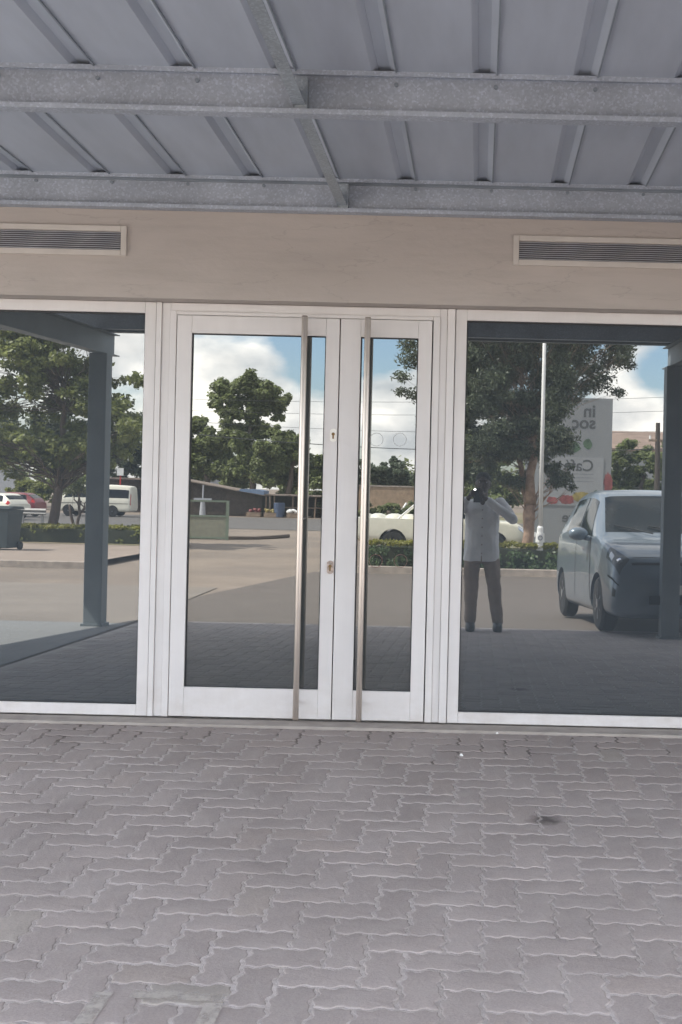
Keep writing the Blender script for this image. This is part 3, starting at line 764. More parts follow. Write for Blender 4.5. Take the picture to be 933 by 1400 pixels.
# little multi stemmed tree behind the bin
b = gpos(103, 31)
W = 31
tree('small_tree', 'small forked sapling between the hedge and the minibus', b, [((0, 0, 0), rel(95, 690, W, b), .06, .04), ((0, 0, 0), rel(110, 685, W, b), .06, .04)],
     [rel(95, 665, W, b) + (.45, .45, .3), rel(115, 660, W + .6, b) + (.5, .5, .35), rel(100, 640, W, b) + (.5, .5, .3), rel(128, 672, W, b) + (.35, .3, .2)], 3562, 0.08, 'leaf_mid')
# big dark tree seen in the right window
W = 21.6; b = gpos(722, W, 0.1)
cl = []
spr = [(640, 480, .8, .8), (690, 470, 1, .9), (740, 480, -1, .9), (790, 485, .3, .8), (835, 490, 0, .55), (660, 530, -.8, .9), (710, 540, 1.2, .95), (765, 535, .4, .8), (815, 520, -.3, .55),
       (640, 590, .6, .8), (690, 600, -.6, .75), (735, 590, 1, .75), (650, 640, .4, .6), (690, 650, .9, .6), (745, 640, -.6, .5), (770, 655, -.4, .36), (600, 500, .3, .7), (565, 490, 0, .48), (575, 540, .2, .42), (590, 575, .4, .38), (550, 515, -.2, .28),
       (850, 470, .4, .5), (828, 550, .2, .35), (800, 560, -.3, .4), (640, 420, 0, 1), (720, 410, .4, 1.1), (800, 425, 0, .9), (600, 440, .5, .7), (760, 600, .4, .5), (862, 500, .1, .22), (845, 537, 0, .26), (760, 660, -.5, .28), (780, 648, -.5, .25), (795, 470, 0.2, .5), (548, 535, 0, .22), (560, 470, .1, .35)]
q_ = random.Random(5)
spr = [p for p in spr if p[3] < .62 and (p[0] < 600 or p[0] > 745)]
for _ in range(210): spr.append((q_.uniform(628, 800), q_.uniform(425, 625), q_.uniform(-1.4, 2.2), q_.uniform(.28, .52)))
for _ in range(26): spr.append((q_.uniform(628, 725), q_.uniform(615, 665), q_.uniform(-.6, 1.8), q_.uniform(.2, .38)))
for _ in range(16): spr.append((q_.uniform(735, 785), q_.uniform(615, 668), q_.uniform(-.8, .6), q_.uniform(.16, .28)))
for _ in range(14): spr.append((q_.uniform(800, 862), q_.uniform(450, 505), q_.uniform(-.8, .6), q_.uniform(.18, .34)))
spr = [p for p in spr if not (p[0] > 772 and 545 < p[1] < 660 and p[3] > .2)]
for (px, py, dw, s) in spr:
    x, y, z = rel(px, py, W + dw, b); cl.append((x, y, z, s * 1.0, s * .9, s * .62))
tree('big_dark_tree', 'big dense dark tree with pinkish bark behind the clipped hedge', b,
     [((0, 0, -.05), rel(725, 690, W, b), .15, .125), (rel(725, 690, W, b), rel(728, 560, W, b), .125, .07), (rel(722, 725, W + .4, b), rel(709, 600, W + .4, b), .09, .06)],
     cl, 115000, 0.10, 'leaf_dark', bark='bark_pink', aspect=0.36, flat=0.35, shell=0.15, droop=-0.1, limbr=0.13)

def far_tree(name, label, px, w, spots, count, size, leaf, group=None, trunk_py=690, bark='bark', cat='tree'):
    b = gpos(px, w); cl = []
    for (qx, qy, r) in spots:
        x, y, z = rel(qx, qy, w + random.uniform(-1, 1) * r / 16, b); s = r * (CAMW + w) / F
        
        for _ in range(12): cl.append((x + random.gauss(0, s * .52), y + random.gauss(0, s * .4), z + random.gauss(0, s * .52), s * .55, s * .55, s * .42))
    cy = sum(q[1] for q in spots) / len(spots); cx = sum(q[0] for q in spots) / len(spots)
    tree(name, label, b, [((0, 0, -.1), rel(cx, cy, w, b), .3, .14)], cl, count, size, leaf, bark, group, aspect=.7, flat=.6, shell=.05, cat=cat, limbr=.3, limbs=len(spots) < 3)
far_tree('tall_tree', 'tall tree with an uneven crown rising above the roadside shed', 345, 84,
         [(345, 525, 20), (320, 535, 20), (368, 535, 17), (300, 545, 14), (340, 560, 22), (385, 548, 12), (375, 560, 12), (310, 565, 16), (345, 590, 20), (335, 615, 22), (330, 640, 20), (300, 605, 18), (312, 645, 18), (372, 620, 20), (395, 600, 14), (360, 640, 22)], 37050, 0.30, 'leaf_mid')
far_tree('bushy_tree', 'wide bushy tree behind the open market stall', 385, 82, [(385, 612, 22), (410, 625, 20), (430, 640, 16), (440, 630, 9), (360, 640, 22), (395, 650, 22), (425, 660, 14), (410, 605, 10), (375, 590, 10)], 29640, 0.27, 'leaf_mid')
far_tree('bushy_tree', 'bushy tree at the left end of the roadside shed', 280, 86, [(275, 600, 20), (300, 625, 22), (262, 630, 18), (320, 650, 20), (292, 602, 15), (312, 598, 14), (270, 612, 18), (285, 645, 18), (265, 580, 14), (245, 600, 22)], 29640, 0.27, 'leaf_mid')
far_tree('dark_conifer', 'dark blue green tree with a pointed top behind the tan block wall', 540, 92, [(540, 632, 7), (540, 640, 10), (530, 648, 12), (520, 652, 13), (550, 652, 13), (508, 645, 12), (500, 640, 12), (565, 658, 11), (540, 660, 16), (480, 655, 14), (522, 662, 12)], 20520, 0.23, 'leaf_blue')
far_tree('dark_bush', 'dark bush right of the pointed tree behind the block wall', 590, 88, [(572, 648, 9), (590, 645, 14), (580, 662, 12), (610, 640, 18), (635, 640, 18)], 13680, 0.23, 'leaf_blue')
far_tree('roadside_tree', 'dark spreading tree behind the minibus', 150, 88, [(20, 600, 30), (60, 605, 28), (100, 600, 30), (140, 610, 26), (180, 600, 24), (200, 620, 24), (-20, 610, 30), (120, 630, 22), (60, 630, 22), (170, 640, 18), (230, 610, 24)], 37050, 0.28, 'leaf_dark')
far_tree('roadside_bush', 'yellow green bush on the far roadside behind the red car', 45, 80, [(35, 660, 14), (50, 665, 14), (65, 670, 12), (25, 670, 10), (85, 668, 12), (110, 670, 10)], 11400, 0.19, 'leaf_light')
far_tree('green_tree', 'light green tree under the brown roof', 870, 62, [(850, 625, 16), (875, 622, 16), (900, 628, 16), (930, 622, 18), (845, 650, 18), (870, 655, 18), (900, 655, 18), (930, 650, 18), (848, 680, 16), (880, 685, 18), (915, 680, 18), (955, 640, 22), (825, 655, 16), (800, 650, 16)], 37050, 0.19, 'leaf_mid')
far_tree('green_tree', 'green tree behind the photographer and the tall pole', 660, 55, [(640, 630, 20), (665, 640, 18), (650, 665, 16), (690, 650, 18), (640, 690, 14), (670, 685, 16), (700, 680, 16), (640, 600, 14)], 23940, 0.17, 'leaf_mid')
far_tree('verge_shrub', 'ragged green shrub at the foot of the tan block wall', 530, 66, [(512, 697, 9), (525, 700, 9), (540, 698, 8), (552, 701, 8), (565, 699, 8), (500, 700, 9), (530, 692, 5)], 1400, .3, 'leaf_mid', cat='shrub')
far_tree('verge_shrub', 'low leafy shrub beside the market stall posts', 440, 76, [(438, 695, 9), (446, 690, 9), (450, 700, 8), (432, 703, 6)], 700, .3, 'leaf_mid', cat='shrub')

tb = []
for x in np.arange(-170, 170, 2.6):
    w_ = 128 + random.uniform(-10, 14); h_ = random.uniform(3.2, 6.8)
    for _ in range(3): tb.append((x + random.gauss(0, 1.2), -w_ + random.gauss(0, 2), gz(w_) + h_ * random.uniform(.25, .8), random.uniform(1.5, 2.6), 1.6, h_ * .3))
v, f = leaves(tb, 26000, .75, .7, .6, .3)
big_mesh('distant_woods', v, f, M['leaf_mid'])['kind'] = 'stuff'
bpy.data.objects['distant_woods']['label'] = 'far belt of green trees along the horizon beyond the road'
bpy.data.objects['distant_woods']['category'] = 'trees'

# ------------------------------------------------------------------ vehicles
def catmull(P, t):
    P = np.asarray(P, float); n = len(P); t = np.clip(np.asarray(t, float), 0, n - 1 - 1e-9); i = np.floor(t).astype(int); f = (t - i)[:, None]
    g = lambda k: P[np.clip(k, 0, n - 1)]
    c = 0.36
    p0, p1, p2, p3 = g(i - 1), g(i), g(i + 1), g(i + 2)
    m1, m2 = (p2 - p0) * c, (p3 - p1) * c
    return (2 * f**3 - 3 * f**2 + 1) * p1 + (f**3 - 2 * f**2 + f) * m1 + (-2 * f**3 + 3 * f**2) * p2 + (f**3 - f**2) * m2
class Body:
    def __init__(s, st): s.st = np.array(st, float)
    def pt(s, a, t):
        a = np.atleast_1d(np.asarray(a, float)); t = np.atleast_1d(np.asarray(t, float)); out = np.empty((len(a), 3))
        q = catmull(s.st, a)
        for k in range(len(a)):
            y, zl, wl_, zb, wb, ztp, wt = q[k]; tt = t[k]; sg = 1.0
            if tt > 7: tt = 14 - tt; sg = -1.0
            h = ztp - zb
            R = np.array([(0, zl), (.8 * wl_, zl), (wl_ * .985, zl + .1), (wl_, (zl + zb) / 2 + .03), (wb, zb), (wt, zb + .88 * h), (.74 * wt, zb + .975 * h), (0, ztp)])
            x, z = catmull(np.vstack([[(-.8 * wl_, zl)], R, [(-.74 * wt, zb + .975 * h)]]), [tt + 1])[0]
            out[k] = (sg * x, y, z)
        return out
    def grid(s, a, t, off=0.0):
        AA, TT = np.meshgrid(a, t, indexing='ij'); sh = AA.shape
        return s.gridc(AA, TT, off)
    def gridc(s, AA, TT, off):
        sh = AA.shape; P = s.pt(AA.ravel(), TT.ravel())
        if off:
            e = 0.02
            du = s.pt(np.clip(AA.ravel() + e, 0, len(s.st) - 1), TT.ravel()) - s.pt(np.clip(AA.ravel() - e, 0, len(s.st) - 1), TT.ravel())
            dv = s.pt(AA.ravel(), TT.ravel() + e) - s.pt(AA.ravel(), TT.ravel() - e)
            n = np.cross(dv, du); l = np.linalg.norm(n, axis=1)[:, None]; n = n / np.maximum(l, 1e-9)
            c = P - np.array([0, 0, 0.7]); sgn = np.sign((n * (c * np.array([1, .3, 1]))).sum(1))[:, None]; P = P + n * np.where(sgn == 0, 1, sgn) * off
        return P, sh
    def patch(s, q, off, m, n=8, name='panel', par=None):   # q: four (station, ring) corners
        u = np.linspace(0, 1, n); U, V_ = np.meshgrid(u, u, indexing='ij')
        q = np.array(q, float)
        AA = (1 - U) * (1 - V_) * q[0, 0] + U * (1 - V_) * q[1, 0] + U * V_ * q[2, 0] + (1 - U) * V_ * q[3, 0]
        TT = (1 - U) * (1 - V_) * q[0, 1] + U * (1 - V_) * q[1, 1] + U * V_ * q[2, 1] + (1 - U) * V_ * q[3, 1]
        P, sh = s.gridc(AA, TT, off)
        f = [(i * n + j, (i + 1) * n + j, (i + 1) * n + j + 1, i * n + j + 1) for i in range(n - 1) for j in range(n - 1)]
        return MB().add(P, f).build(name, m, par, smooth=True)
def wheel(par, x, y, r, wdt, side, rim='alloy'):
    t = MB(); n = 28
    prof = [(r * .64, -wdt / 2), (r * .9, -wdt / 2), (r, -wdt * .34), (r, wdt * .34), (r * .9, wdt / 2), (r * .64, wdt / 2)]
    rings = [[(xx, rr * math.cos(2 * PI * k / n), rr * math.sin(2 * PI * k / n)) for k in range(n)] for rr, xx in prof]
    t.loft(rings).move((x, y, r)); tyre = t.build('wheel', M['rubber'], par, smooth=False)
    h = MB(); xo = side * (wdt / 2 - .012)
    nn = 24
    h.loft([[(xx, rr * math.cos(2 * PI * k / nn), rr * math.sin(2 * PI * k / nn)) for k in range(nn)] for rr, xx in ((r * .64, xo), (r * .58, xo + side * .008), (r * .55, xo - side * .03), (r * .5, xo - side * .035))])
    for k in range(6):
        a = 2 * PI * k / 6
        h.box(xo - .012, xo + .006, -r * .06, r * .06, 0, r * .58, Matrix.Rotation(a, 4, 'X'))
    h.tube([(xo - .02, 0, 0), (xo + side * .012, 0, 0)], r * .16, 12)
    h.move((x, y, r)); h.build('rim', M[rim], tyre)
def vehicle(name, label, cat, loc, rz, st, paint, wheels, r, wdt, glass, cuts=True, group=None):
    t = thing(name, label, cat, loc, rz, group); B = Body(st); n = len(st)
    a = np.linspace(0, n - 1, (n - 1) * 6 + 1); tt = np.linspace(0, 14, 85)[:-1]
    P, sh = B.grid(a, tt); k = sh[1]
    m = MB(); m.loft([[tuple(P[i * k + j]) for j in range(k)] for i in range(sh[0])])
    bo = m.build('body', paint, t, smooth=True)
    # wheel arches cut out of the body
    c = MB()
    for y in wheels: c.tube([(-1.5, y, r * 0.98), (1.5, y, r * 0.98)], r * 1.16, 32)
    cu = c.build('cutter', M['dark']); cu.parent = t
    bpy.context.view_layer.update()
    md = bo.modifiers.new('arch', 'BOOLEAN'); md.operation = 'DIFFERENCE'; md.object = cu; md.solver = 'EXACT'
    bpy.context.view_layer.update()
    dg = bpy.context.evaluated_depsgraph_get(); me = bpy.data.meshes.new_from_object(bo.evaluated_get(dg)); bo.modifiers.clear(); bo.data = me
    if not me.materials: me.materials.append(paint)
    me.materials[0] = paint
    while len(me.materials) > 1: me.materials.pop()
    bpy.data.objects.remove(cu)
    if hasattr(me, 'set_sharp_from_angle'): me.set_sharp_from_angle(angle=math.radians(40))
    hw = max(s_[2] for s_ in st)
    MB().box(-hw * .8, hw * .8, min(wheels) - r, max(wheels) + r, r * .55, r * 1.75).build('underbody', M['dark'], t)
    for y in wheels:
        for sd in (-1, 1): wheel(t, sd * (hw - wdt / 2 - .015), y, r, wdt, sd)
    for (nm, q, mm) in glass:
        B.patch(q, 0.005, M[mm], 9, nm, t)
        if max(p[1] for p in q) < 7: B.patch([(p[0], 14 - p[1]) for p in q], 0.005, M[mm], 9, nm, t)
    return t, B
# silver blue compact people carrier in the nearest bay, nose to the shop
st = [(2.03, .30, .58, .50, .55, .53, .40), (2.00, .22, .76, .60, .70, .64, .52), (1.90, .18, .815, .74, .755, .80, .60), (1.62, .17, .840, .86, .785, .915, .66), (1.16, .17, .845, .955, .815, 1.03, .70), (.42, .17, .845, .985, .82, 1.50, .60),
      (-.1, .17, .845, 1.0, .82, 1.585, .60), (-.9, .17, .845, 1.02, .815, 1.575, .59), (-1.5, .18, .84, 1.05, .80, 1.51, .57), (-1.78, .22, .82, 1.04, .78, 1.25, .58), (-1.95, .28, .78, .95, .72, 1.02, .56), (-2.0, .34, .70, .80, .62, .84, .48)]
cw = 8.15
car, CB = vehicle('parked_car', 'silver blue compact car parked nose to the shop beside the canopy post', 'car', (2.12, -cw, gz(cw) + 0.0), math.radians(-5), [(a, b * 1.04, c * 1.03, d * 1.06, e * 1.03, f * 1.06, g * 1.08) for a, b, c, d, e, f, g in st], M['silverblue'], (1.28, -1.22), .31, .19,
    [('windscreen', [(4.12, 5.12), (4.95, 5.25), (4.95, 8.75), (4.12, 8.88)], 'carglass'),
     ('side_window', [(4.5, 4.14), (6.0, 4.14), (6.0, 4.86), (5.1, 4.86)], 'carglass'), ('side_window', [(6.12, 4.14), (7.3, 4.14), (7.3, 4.86), (6.12, 4.86)], 'carglass'),
     ('rear_window', [(8.3, 5.2), (9.3, 5.2), (9.3, 8.8), (8.3, 8.8)], 'carglass'),
     ('headlight', [(1.25, 3.85), (3.0, 3.7), (3.0, 4.4), (1.85, 5.05)], 'lamp'),
     ('door_seam', [(4.35, 2.2), (4.38, 2.2), (4.53, 4.1), (4.50, 4.1)], 'dark'), ('door_seam', [(6.05, 2.2), (6.08, 2.2), (6.08, 4.1), (6.05, 4.1)], 'dark'),
     ('bonnet_seam', [(1.95, 5.4), (2.0, 5.4), (2.0, 8.6), (1.95, 8.6)], 'dark'), ('bumper_seam', [(1.0, 3.42), (2.5, 3.3), (2.5, 3.36), (1.0, 3.48)], 'dark'),
     ('grille', [(1.5, 5.0), (1.64, 5.0), (1.64, 9.0), (1.5, 9.0)], 'dark'),
     ('fog_lamp', [(1.15, 2.65), (1.6, 2.65), (1.6, 3.15), (1.15, 3.15)], 'blackplastic'),
     ('tail_light', [(9.3, 3.9), (10.0, 3.9), (10.0, 4.9), (9.3, 4.9)], 'redlens')])
MB().box(-.46, .46, 2.100, 2.1165, .345, .44).build('air_intake', M['dark'], car, bevel=.006)
MB().box(-.26, .26, 2.100, 2.120, .455, .555).build('number_plate', M['plate'], car, bevel=.002)
car.rotation_euler[0] = math.atan(.045)
for sg in (1, -1):
    e = [(1.75, 4.15), (2.1, 4.15), (2.1, 4.45), (1.8, 4.5)]
    CB.patch(e if sg > 0 else [(p[0], 14 - p[1]) for p in e], 0.009, M['chrome'], 6, 'headlamp_reflector', car)
    e2 = [(2.35, 3.85), (2.7, 3.85), (2.7, 4.2), (2.35, 4.2)]
    CB.patch(e2 if sg > 0 else [(p[0], 14 - p[1]) for p in e2], 0.009, M['alloy'], 6, 'headlamp_reflector', car)
    mm = MB(); mm.ell((sg * .99, .72, 1.10), (.12, .075, .08)); mm.tube([(sg * .82, .74, 1.04), (sg * .94, .73, 1.06)], .03, 8); mo = mm.build('wing_mirror', M['silverblue'], car, smooth=True)
CB.patch([(4.62, 5.45), (4.8, 5.47), (4.8, 5.72), (4.62, 5.7)], 0.009, mat('pale_licence_disc', (0.45, 0.52, 0.5), 0.5), 4, 'windscreen_sticker', car)
for sg in (-1, 1):
    MB().tube([(sg * .2, 1.2, 1.115), (sg * .2 - .3, 1.06, 1.185), (sg * .2 - .42, 1.02, 1.205)], .009, 6).build('wiper', M['blackplastic'], car)

# white pickup beyond the clipped hedge, nose to the right
st = [(2.3, .45, .60, .60, .60, .66, .5), (2.22, .36, .74, .72, .72, .80, .62), (1.95, .34, .79, .84, .76, .92, .66), (1.2, .32, .80, .92, .785, 1.0, .70), (.55, .32, .80, .95, .79, 1.42, .58), (.1, .32, .80, .96, .79, 1.46, .58),
      (-.42, .32, .80, .96, .79, 1.42, .58), (-.5, .33, .80, .93, .785, .97, .76), (-1.4, .34, .80, .93, .785, .97, .76), (-2.15, .36, .80, .93, .78, .97, .76), (-2.3, .45, .76, .88, .74, .92, .70)]
W = 24.8
pk, PB = vehicle('pickup_truck', 'cream white pickup truck parked beyond the clipped hedge', 'pickup truck', (at(602, 720, W)[0], -W, gz(W) + 0.09), -PI / 2, st, M['white_paint'], (1.45, -1.22), .32, .2,
    [('windscreen', [(3.15, 5.2), (3.9, 5.25), (3.9, 8.75), (3.15, 8.8)], 'carglass'), ('side_window', [(3.6, 4.15), (5.5, 4.15), (5.5, 4.84), (4.05, 4.84)], 'carglass'),
     ('headlight', [(0.9, 3.6), (1.6, 3.7), (1.6, 4.5), (0.9, 4.4)], 'chrome'), ('tail_light', [(9.3, 3.1), (9.85, 3.1), (9.85, 4.3), (9.3, 4.3)], 'redlens'), ('door_seam', [(5.55, 2.4), (5.58, 2.4), (5.58, 4.1), (5.55, 4.1)], 'dark')])
rb = MB()
for sg in (-1, 1): rb.tube([(sg * .6, -.62, .95), (sg * .58, -.62, 1.42), (sg * .4, -.62, 1.46)], .03, 8); rb.tube([(sg * .6, -1.1, .95), (sg * .58, -.64, 1.36)], .025, 8)
rb.tube([(-.42, -.62, 1.46), (.42, -.62, 1.46)], .03, 8); rb.build('roll_bar', M['white'], pk)
ld = MB()
for (y, r_) in ((-.85, .24), (-1.25, .3), (-1.7, .28), (-2.0, .2)): ld.ell((0.25, y, .9), (.5, r_, .14 + r_ * .12))
ld.build('load_cover', M['white_paint'], pk, smooth=True)

# white minibus on the road, nose to the left
st = [(2.38, .42, .60, .70, .62, .80, .5), (2.34, .32, .78, .92, .76, 1.0, .62), (2.15, .30, .83, 1.02, .80, 1.14, .70), (1.55, .30, .845, 1.08, .835, 1.86, .68), (1.1, .30, .85, 1.08, .84, 1.97, .66), (0, .30, .85, 1.08, .84, 2.0, .66), (-1.2, .30, .85, 1.08, .84, 2.0, .66), (-2.1, .32, .85, 1.08, .835, 1.96, .66), (-2.32, .36, .82, 1.05, .80, 1.86, .64), (-2.38, .45, .72, .95, .70, 1.6, .56)]
W = 66.0; x0 = at(132, 700, W)[0]
vn, VB = vehicle('minibus', 'white high roofed minibus driving along the road', 'minibus', (x0, -W, gz(W)), PI / 2, st, M['white_paint'], (1.5, -1.25), .33, .2,
    [('windscreen', [(2.2, 5.1), (2.9, 5.2), (2.9, 8.8), (2.2, 8.9)], 'carglass'), ('side_window', [(2.55, 4.15), (3.7, 4.15), (3.7, 4.72), (3.0, 4.72)], 'carglass'), ('side_window', [(3.8, 4.15), (5.2, 4.15), (5.2, 4.72), (3.8, 4.72)], 'carglass'), ('side_window', [(5.3, 4.15), (7.5, 4.15), (7.5, 4.72), (5.3, 4.72)], 'carglass'),
     ('headlight', [(1.1, 3.7), (1.6, 3.7), (1.6, 4.2), (1.1, 4.2)], 'chrome'), ('tail_light', [(8.2, 3.0), (8.6, 3.0), (8.6, 4.6), (8.2, 4.6)], 'redlens'),
     ('trim_stripe', [(1.8, 3.25), (8, 3.25), (8, 3.36), (1.8, 3.36)], 'blackplastic'), ('door_seam', [(3.75, 2.4), (3.77, 2.4), (3.77, 4.9), (3.75, 4.9)], 'dark')])
# two cars queueing at the far left
st = [(1.95, .30, .58, .56, .58, .60, .45), (1.9, .22, .76, .66, .72, .74, .56), (1.5, .2, .82, .82, .77, .90, .64), (.95, .2, .83, .88, .79, .98, .66), (.2, .2, .83, .90, .79, 1.38, .56), (-.4, .2, .83, .92, .79, 1.43, .56), (-1.2, .2, .83, .93, .785, 1.38, .55), (-1.7, .24, .80, .90, .76, 1.1, .56), (-1.9, .3, .74, .80, .70, .86, .52)]
gl = [('windscreen', [(3.15, 5.2), (3.9, 5.25), (3.9, 8.75), (3.15, 8.8)], 'carglass'), ('side_window', [(3.6, 4.15), (6.4, 4.15), (6.2, 4.84), (4.1, 4.84)], 'carglass'), ('rear_window', [(6.3, 5.2), (7.0, 5.2), (7.0, 8.8), (6.3, 8.8)], 'carglass'), ('tail_light', [(7.0, 3.8), (7.7, 3.8), (7.7, 4.7), (7.0, 4.7)], 'redlens')]
W = 57.0
vehicle('hatchback', 'white hatchback on the road behind the wheelie bin', 'car', (at(-5, 690, W)[0], -W, gz(W)), PI / 2 + .5, st, M['white_paint'], (1.2, -1.2), .29, .18, gl)
W = 62.0
vehicle('hatchback', 'red hatchback on the road right behind the white one', 'car', (at(14, 690, W)[0], -W, gz(W)), PI / 2 + .1, st, M['red_paint'], (1.2, -1.2), .29, .18, gl)

# ------------------------------------------------------------------ street furniture
W = 22.0; x, y, z = gpos(0, W, 0.1)
bn = thing('wheelie_bin', 'dark wheelie bin with closed lid standing on the sandy pavement', 'bin', (x + .1, y, z), .15)
MB().loft([[(sx * a, sy * b2, zz) for sx, sy in ((-1, -1), (1, -1), (1, 1), (-1, 1))] for a, b2, zz in ((.23, .25, .05), (.30, .34, .92), (.31, .36, .98))]).build('bin_body', M['bin'], bn, bevel=.02)
l_ = MB(); l_.prism([(-.37, .99), (.36, .99), (.37, 1.02), (.1, 1.075), (-.3, 1.06)], 'x', -.325, .325); lid = l_.build('bin_lid', M['bin'], bn, bevel=.012)
MB().tube([(-.26, -.40, 1.0), (.26, -.40, 1.0)], .016, 8).build('bin_handle', M['bin'], bn)
for sg in (-1, 1):
    MB().tube([(sg * .25, -.24, .1), (sg * .31, -.24, .1)], .1, 16).build('wheel', M['rubber'], bn)

W = 19.25; x, y, z = gpos(739, W, 0.1); D = CAMW + W
fp = thing('tall_pole', 'slim white pole with a thicker sleeved base in the clipped hedge', 'pole', (x, y, z))
MB().tube([(0, 0, .9), (0, 0, 3.5), (0.0, 0, 7.2)], [.048, .044, .036], 14).build('shaft', M['white'], fp, smooth=True)
MB().tube([(0, 0, 0), (0, 0, .05), (0, 0, .06), (0, 0, .92), (0, 0, .96)], [.11, .11, .078, .072, .05], 14).build('sleeve', M['white'], fp)
c_ = MB(); c_.tube([(0, 0, .62), (0, 0, .78)], .105, 14); c_.ring(.035, .055, .10, .115, 18)
c2 = MB(); c2.tube([(0, 0, .60), (0, 0, .80)], .10, 14); c2.box(-.13, -.09, -.03, .03, .72, .82); c2.build('collar', M['white'], fp)
rr = MB().ring(.035, .058, .098, .112, 20); rr.move((0, 0, .70)); rr.build('hatch_ring', M['inkgrey'], fp)

# advertising hoarding behind the tree
W = 29.0
def hp(px, py): x, z = at(px, py, W); return x, z
hx0, _ = hp(718, 640); hx1, hz1 = hp(838.5, 545); cxh = (hx0 + hx1) / 2
hb = thing('hoarding', 'tall grey white advertising hoarding with a cafe poster behind the silver car', 'hoarding', (cxh, -W, gz(W)), 0)
def H(px, py): x, z = hp(px, py); return x - cxh, z - gz(W)
top = hz1 - gz(W); hw = (hx1 - hx0) / 2
MB().box(-hw, hw, -.09, 0, 0, top).build('hoarding_board', M['board'], hb, bevel=.004)
for sx in (-hw + .2, hw - .2): MB().box(sx - .05, sx + .05, -.19, -.092, -.05, top - .1).build('support_post', M['post'], hb)
a0 = H(729, 690); a1 = H(826, 626)
ps = MB().box(a0[0], a1[0], .003, .02, a0[1], a1[1]).build('poster', M['board2'], hb)
def text(body, px, py, size, m, par, y=.023, bold=0.0):
    x, z = H(px, py); cu = bpy.data.curves.new('lettering', 'FONT'); cu.body = body; cu.size = size; cu.extrude = .002; cu.offset = bold
    o = bpy.data.objects.new('lettering', cu); COL.objects.link(o); cu.materials.append(m); o.parent = par
    bpy.context.view_layer.update()
    me = bpy.data.meshes.new_from_object(o.evaluated_get(bpy.context.evaluated_depsgraph_get())); bpy.data.objects.remove(o)
    o = bpy.data.objects.new('lettering', me); COL.objects.link(o); o.parent = par
    if not me.materials: me.materials.append(m)
    o.location = (x, y, z); o.rotation_euler = (PI / 2, 0, PI); return o
pxm = (CAMW + W) / F
text('Café', 812, 644, 22 * pxm, M['ink'], ps, bold=.006)
for k, (wd) in enumerate((38, 30, 34)):
    x, z = H(812, 648 + k * 5); MB().box(x - wd * pxm, x, .0205, .0225, z - 1.0 * pxm, z).build('small_print', M['inkgrey'], ps)
def blob(px, py, rx, rz_, m, y=.021, seed=1, par=ps, name='fruit_print'):
    x, z = H(px, py); q = random.Random(seed); n = 22
    MB().prism([(x + rx * pxm * math.cos(2 * PI * k / n) * q.uniform(.85, 1.1), z + rz_ * pxm * math.sin(2 * PI * k / n) * q.uniform(.8, 1.15)) for k in range(n)], 'y', y, y + .003).build(name, m, par)
blob(775, 683, 11, 7, M['fruit_red'], .0205, 1); blob(755, 684, 8, 5, M['fruit_red'], .0245, 2); blob(796, 679, 13, 7, M['fruit_yel'], .0285, 3); blob(818, 676, 7, 6, M['fruit_grn'], .0325, 4)
text('in', 815, 570, 24 * pxm, M['ink'], hb, y=.004, bold=.012); text('soc', 815, 586, 24 * pxm, M['ink'], hb, y=.004, bold=.012)
blob(804, 607, 6, 7, M['fruit_grn'], .003, 6, hb, 'leaf_print'); blob(832, 661, 6, 15, M['fruit_red'], .003, 7, hb, 'red_print'); blob(775, 610, 20, 10, M['fruit_grn'], .003, 8, hb, 'leaf_print')
text('re', 786, 714, 20 * pxm, M['ink'], hb, y=.004, bold=.008); text('s', 778, 729, 20 * pxm, M['ink'], hb, y=.004, bold=.008)

# green grey barrier on the sand
W = 33.6; x1 = gpos(311, W)[0]; x0 = x1 - 2.3
bz = gz(W); cxb = (x0 + x1) / 2; hw = (x1 - x0) / 2
br = thing('barrier', 'green grey tubular barrier with a solid lower panel standing on the sand', 'barrier', (cxb, -W, bz))
for sx in (-hw, hw): MB().box(sx - .045, sx + .045, -.045, .045, -.05, 1.34).build('barrier_post', M['railgreen'], br)
for zz in (.04, .8, 1.32): MB().box(-hw + .046, hw - .046, -.03, .03, zz - .03, zz + .03).build('rail', M['railgreen'], br)
MB().box(-hw + .046, hw - .046, -.008, .008, .071, .769).build('barrier_panel', M['panelgreen'], br)

# guard rail beside the road
W = 50
xg0, xg1 = gpos(-30, W)[0], gpos(62, W)[0]; cx_ = (xg0 + xg1) / 2; hw = (xg1 - xg0) / 2
gr = thing('guard_rail', 'grey corrugated guard rail along the road left of the minibus', 'guard rail', (cx_, -W, gz(W)))
MB().prism([(-.04, .42), (.03, .48), (-.04, .56), (.03, .64), (-.04, .72), (-.06, .72), (.0, .64), (-.06, .56), (.0, .48), (-.06, .42)], 'x', -hw, hw).build('rail', M['guard'], gr)
for k in range(4): MB().box(-hw + .2 + k * (2 * hw - .4) / 3 - .06, -hw + .2 + k * (2 * hw - .4) / 3 + .06, -.16, -.063, -.1, .7).build('rail_post', M['guard'], gr)

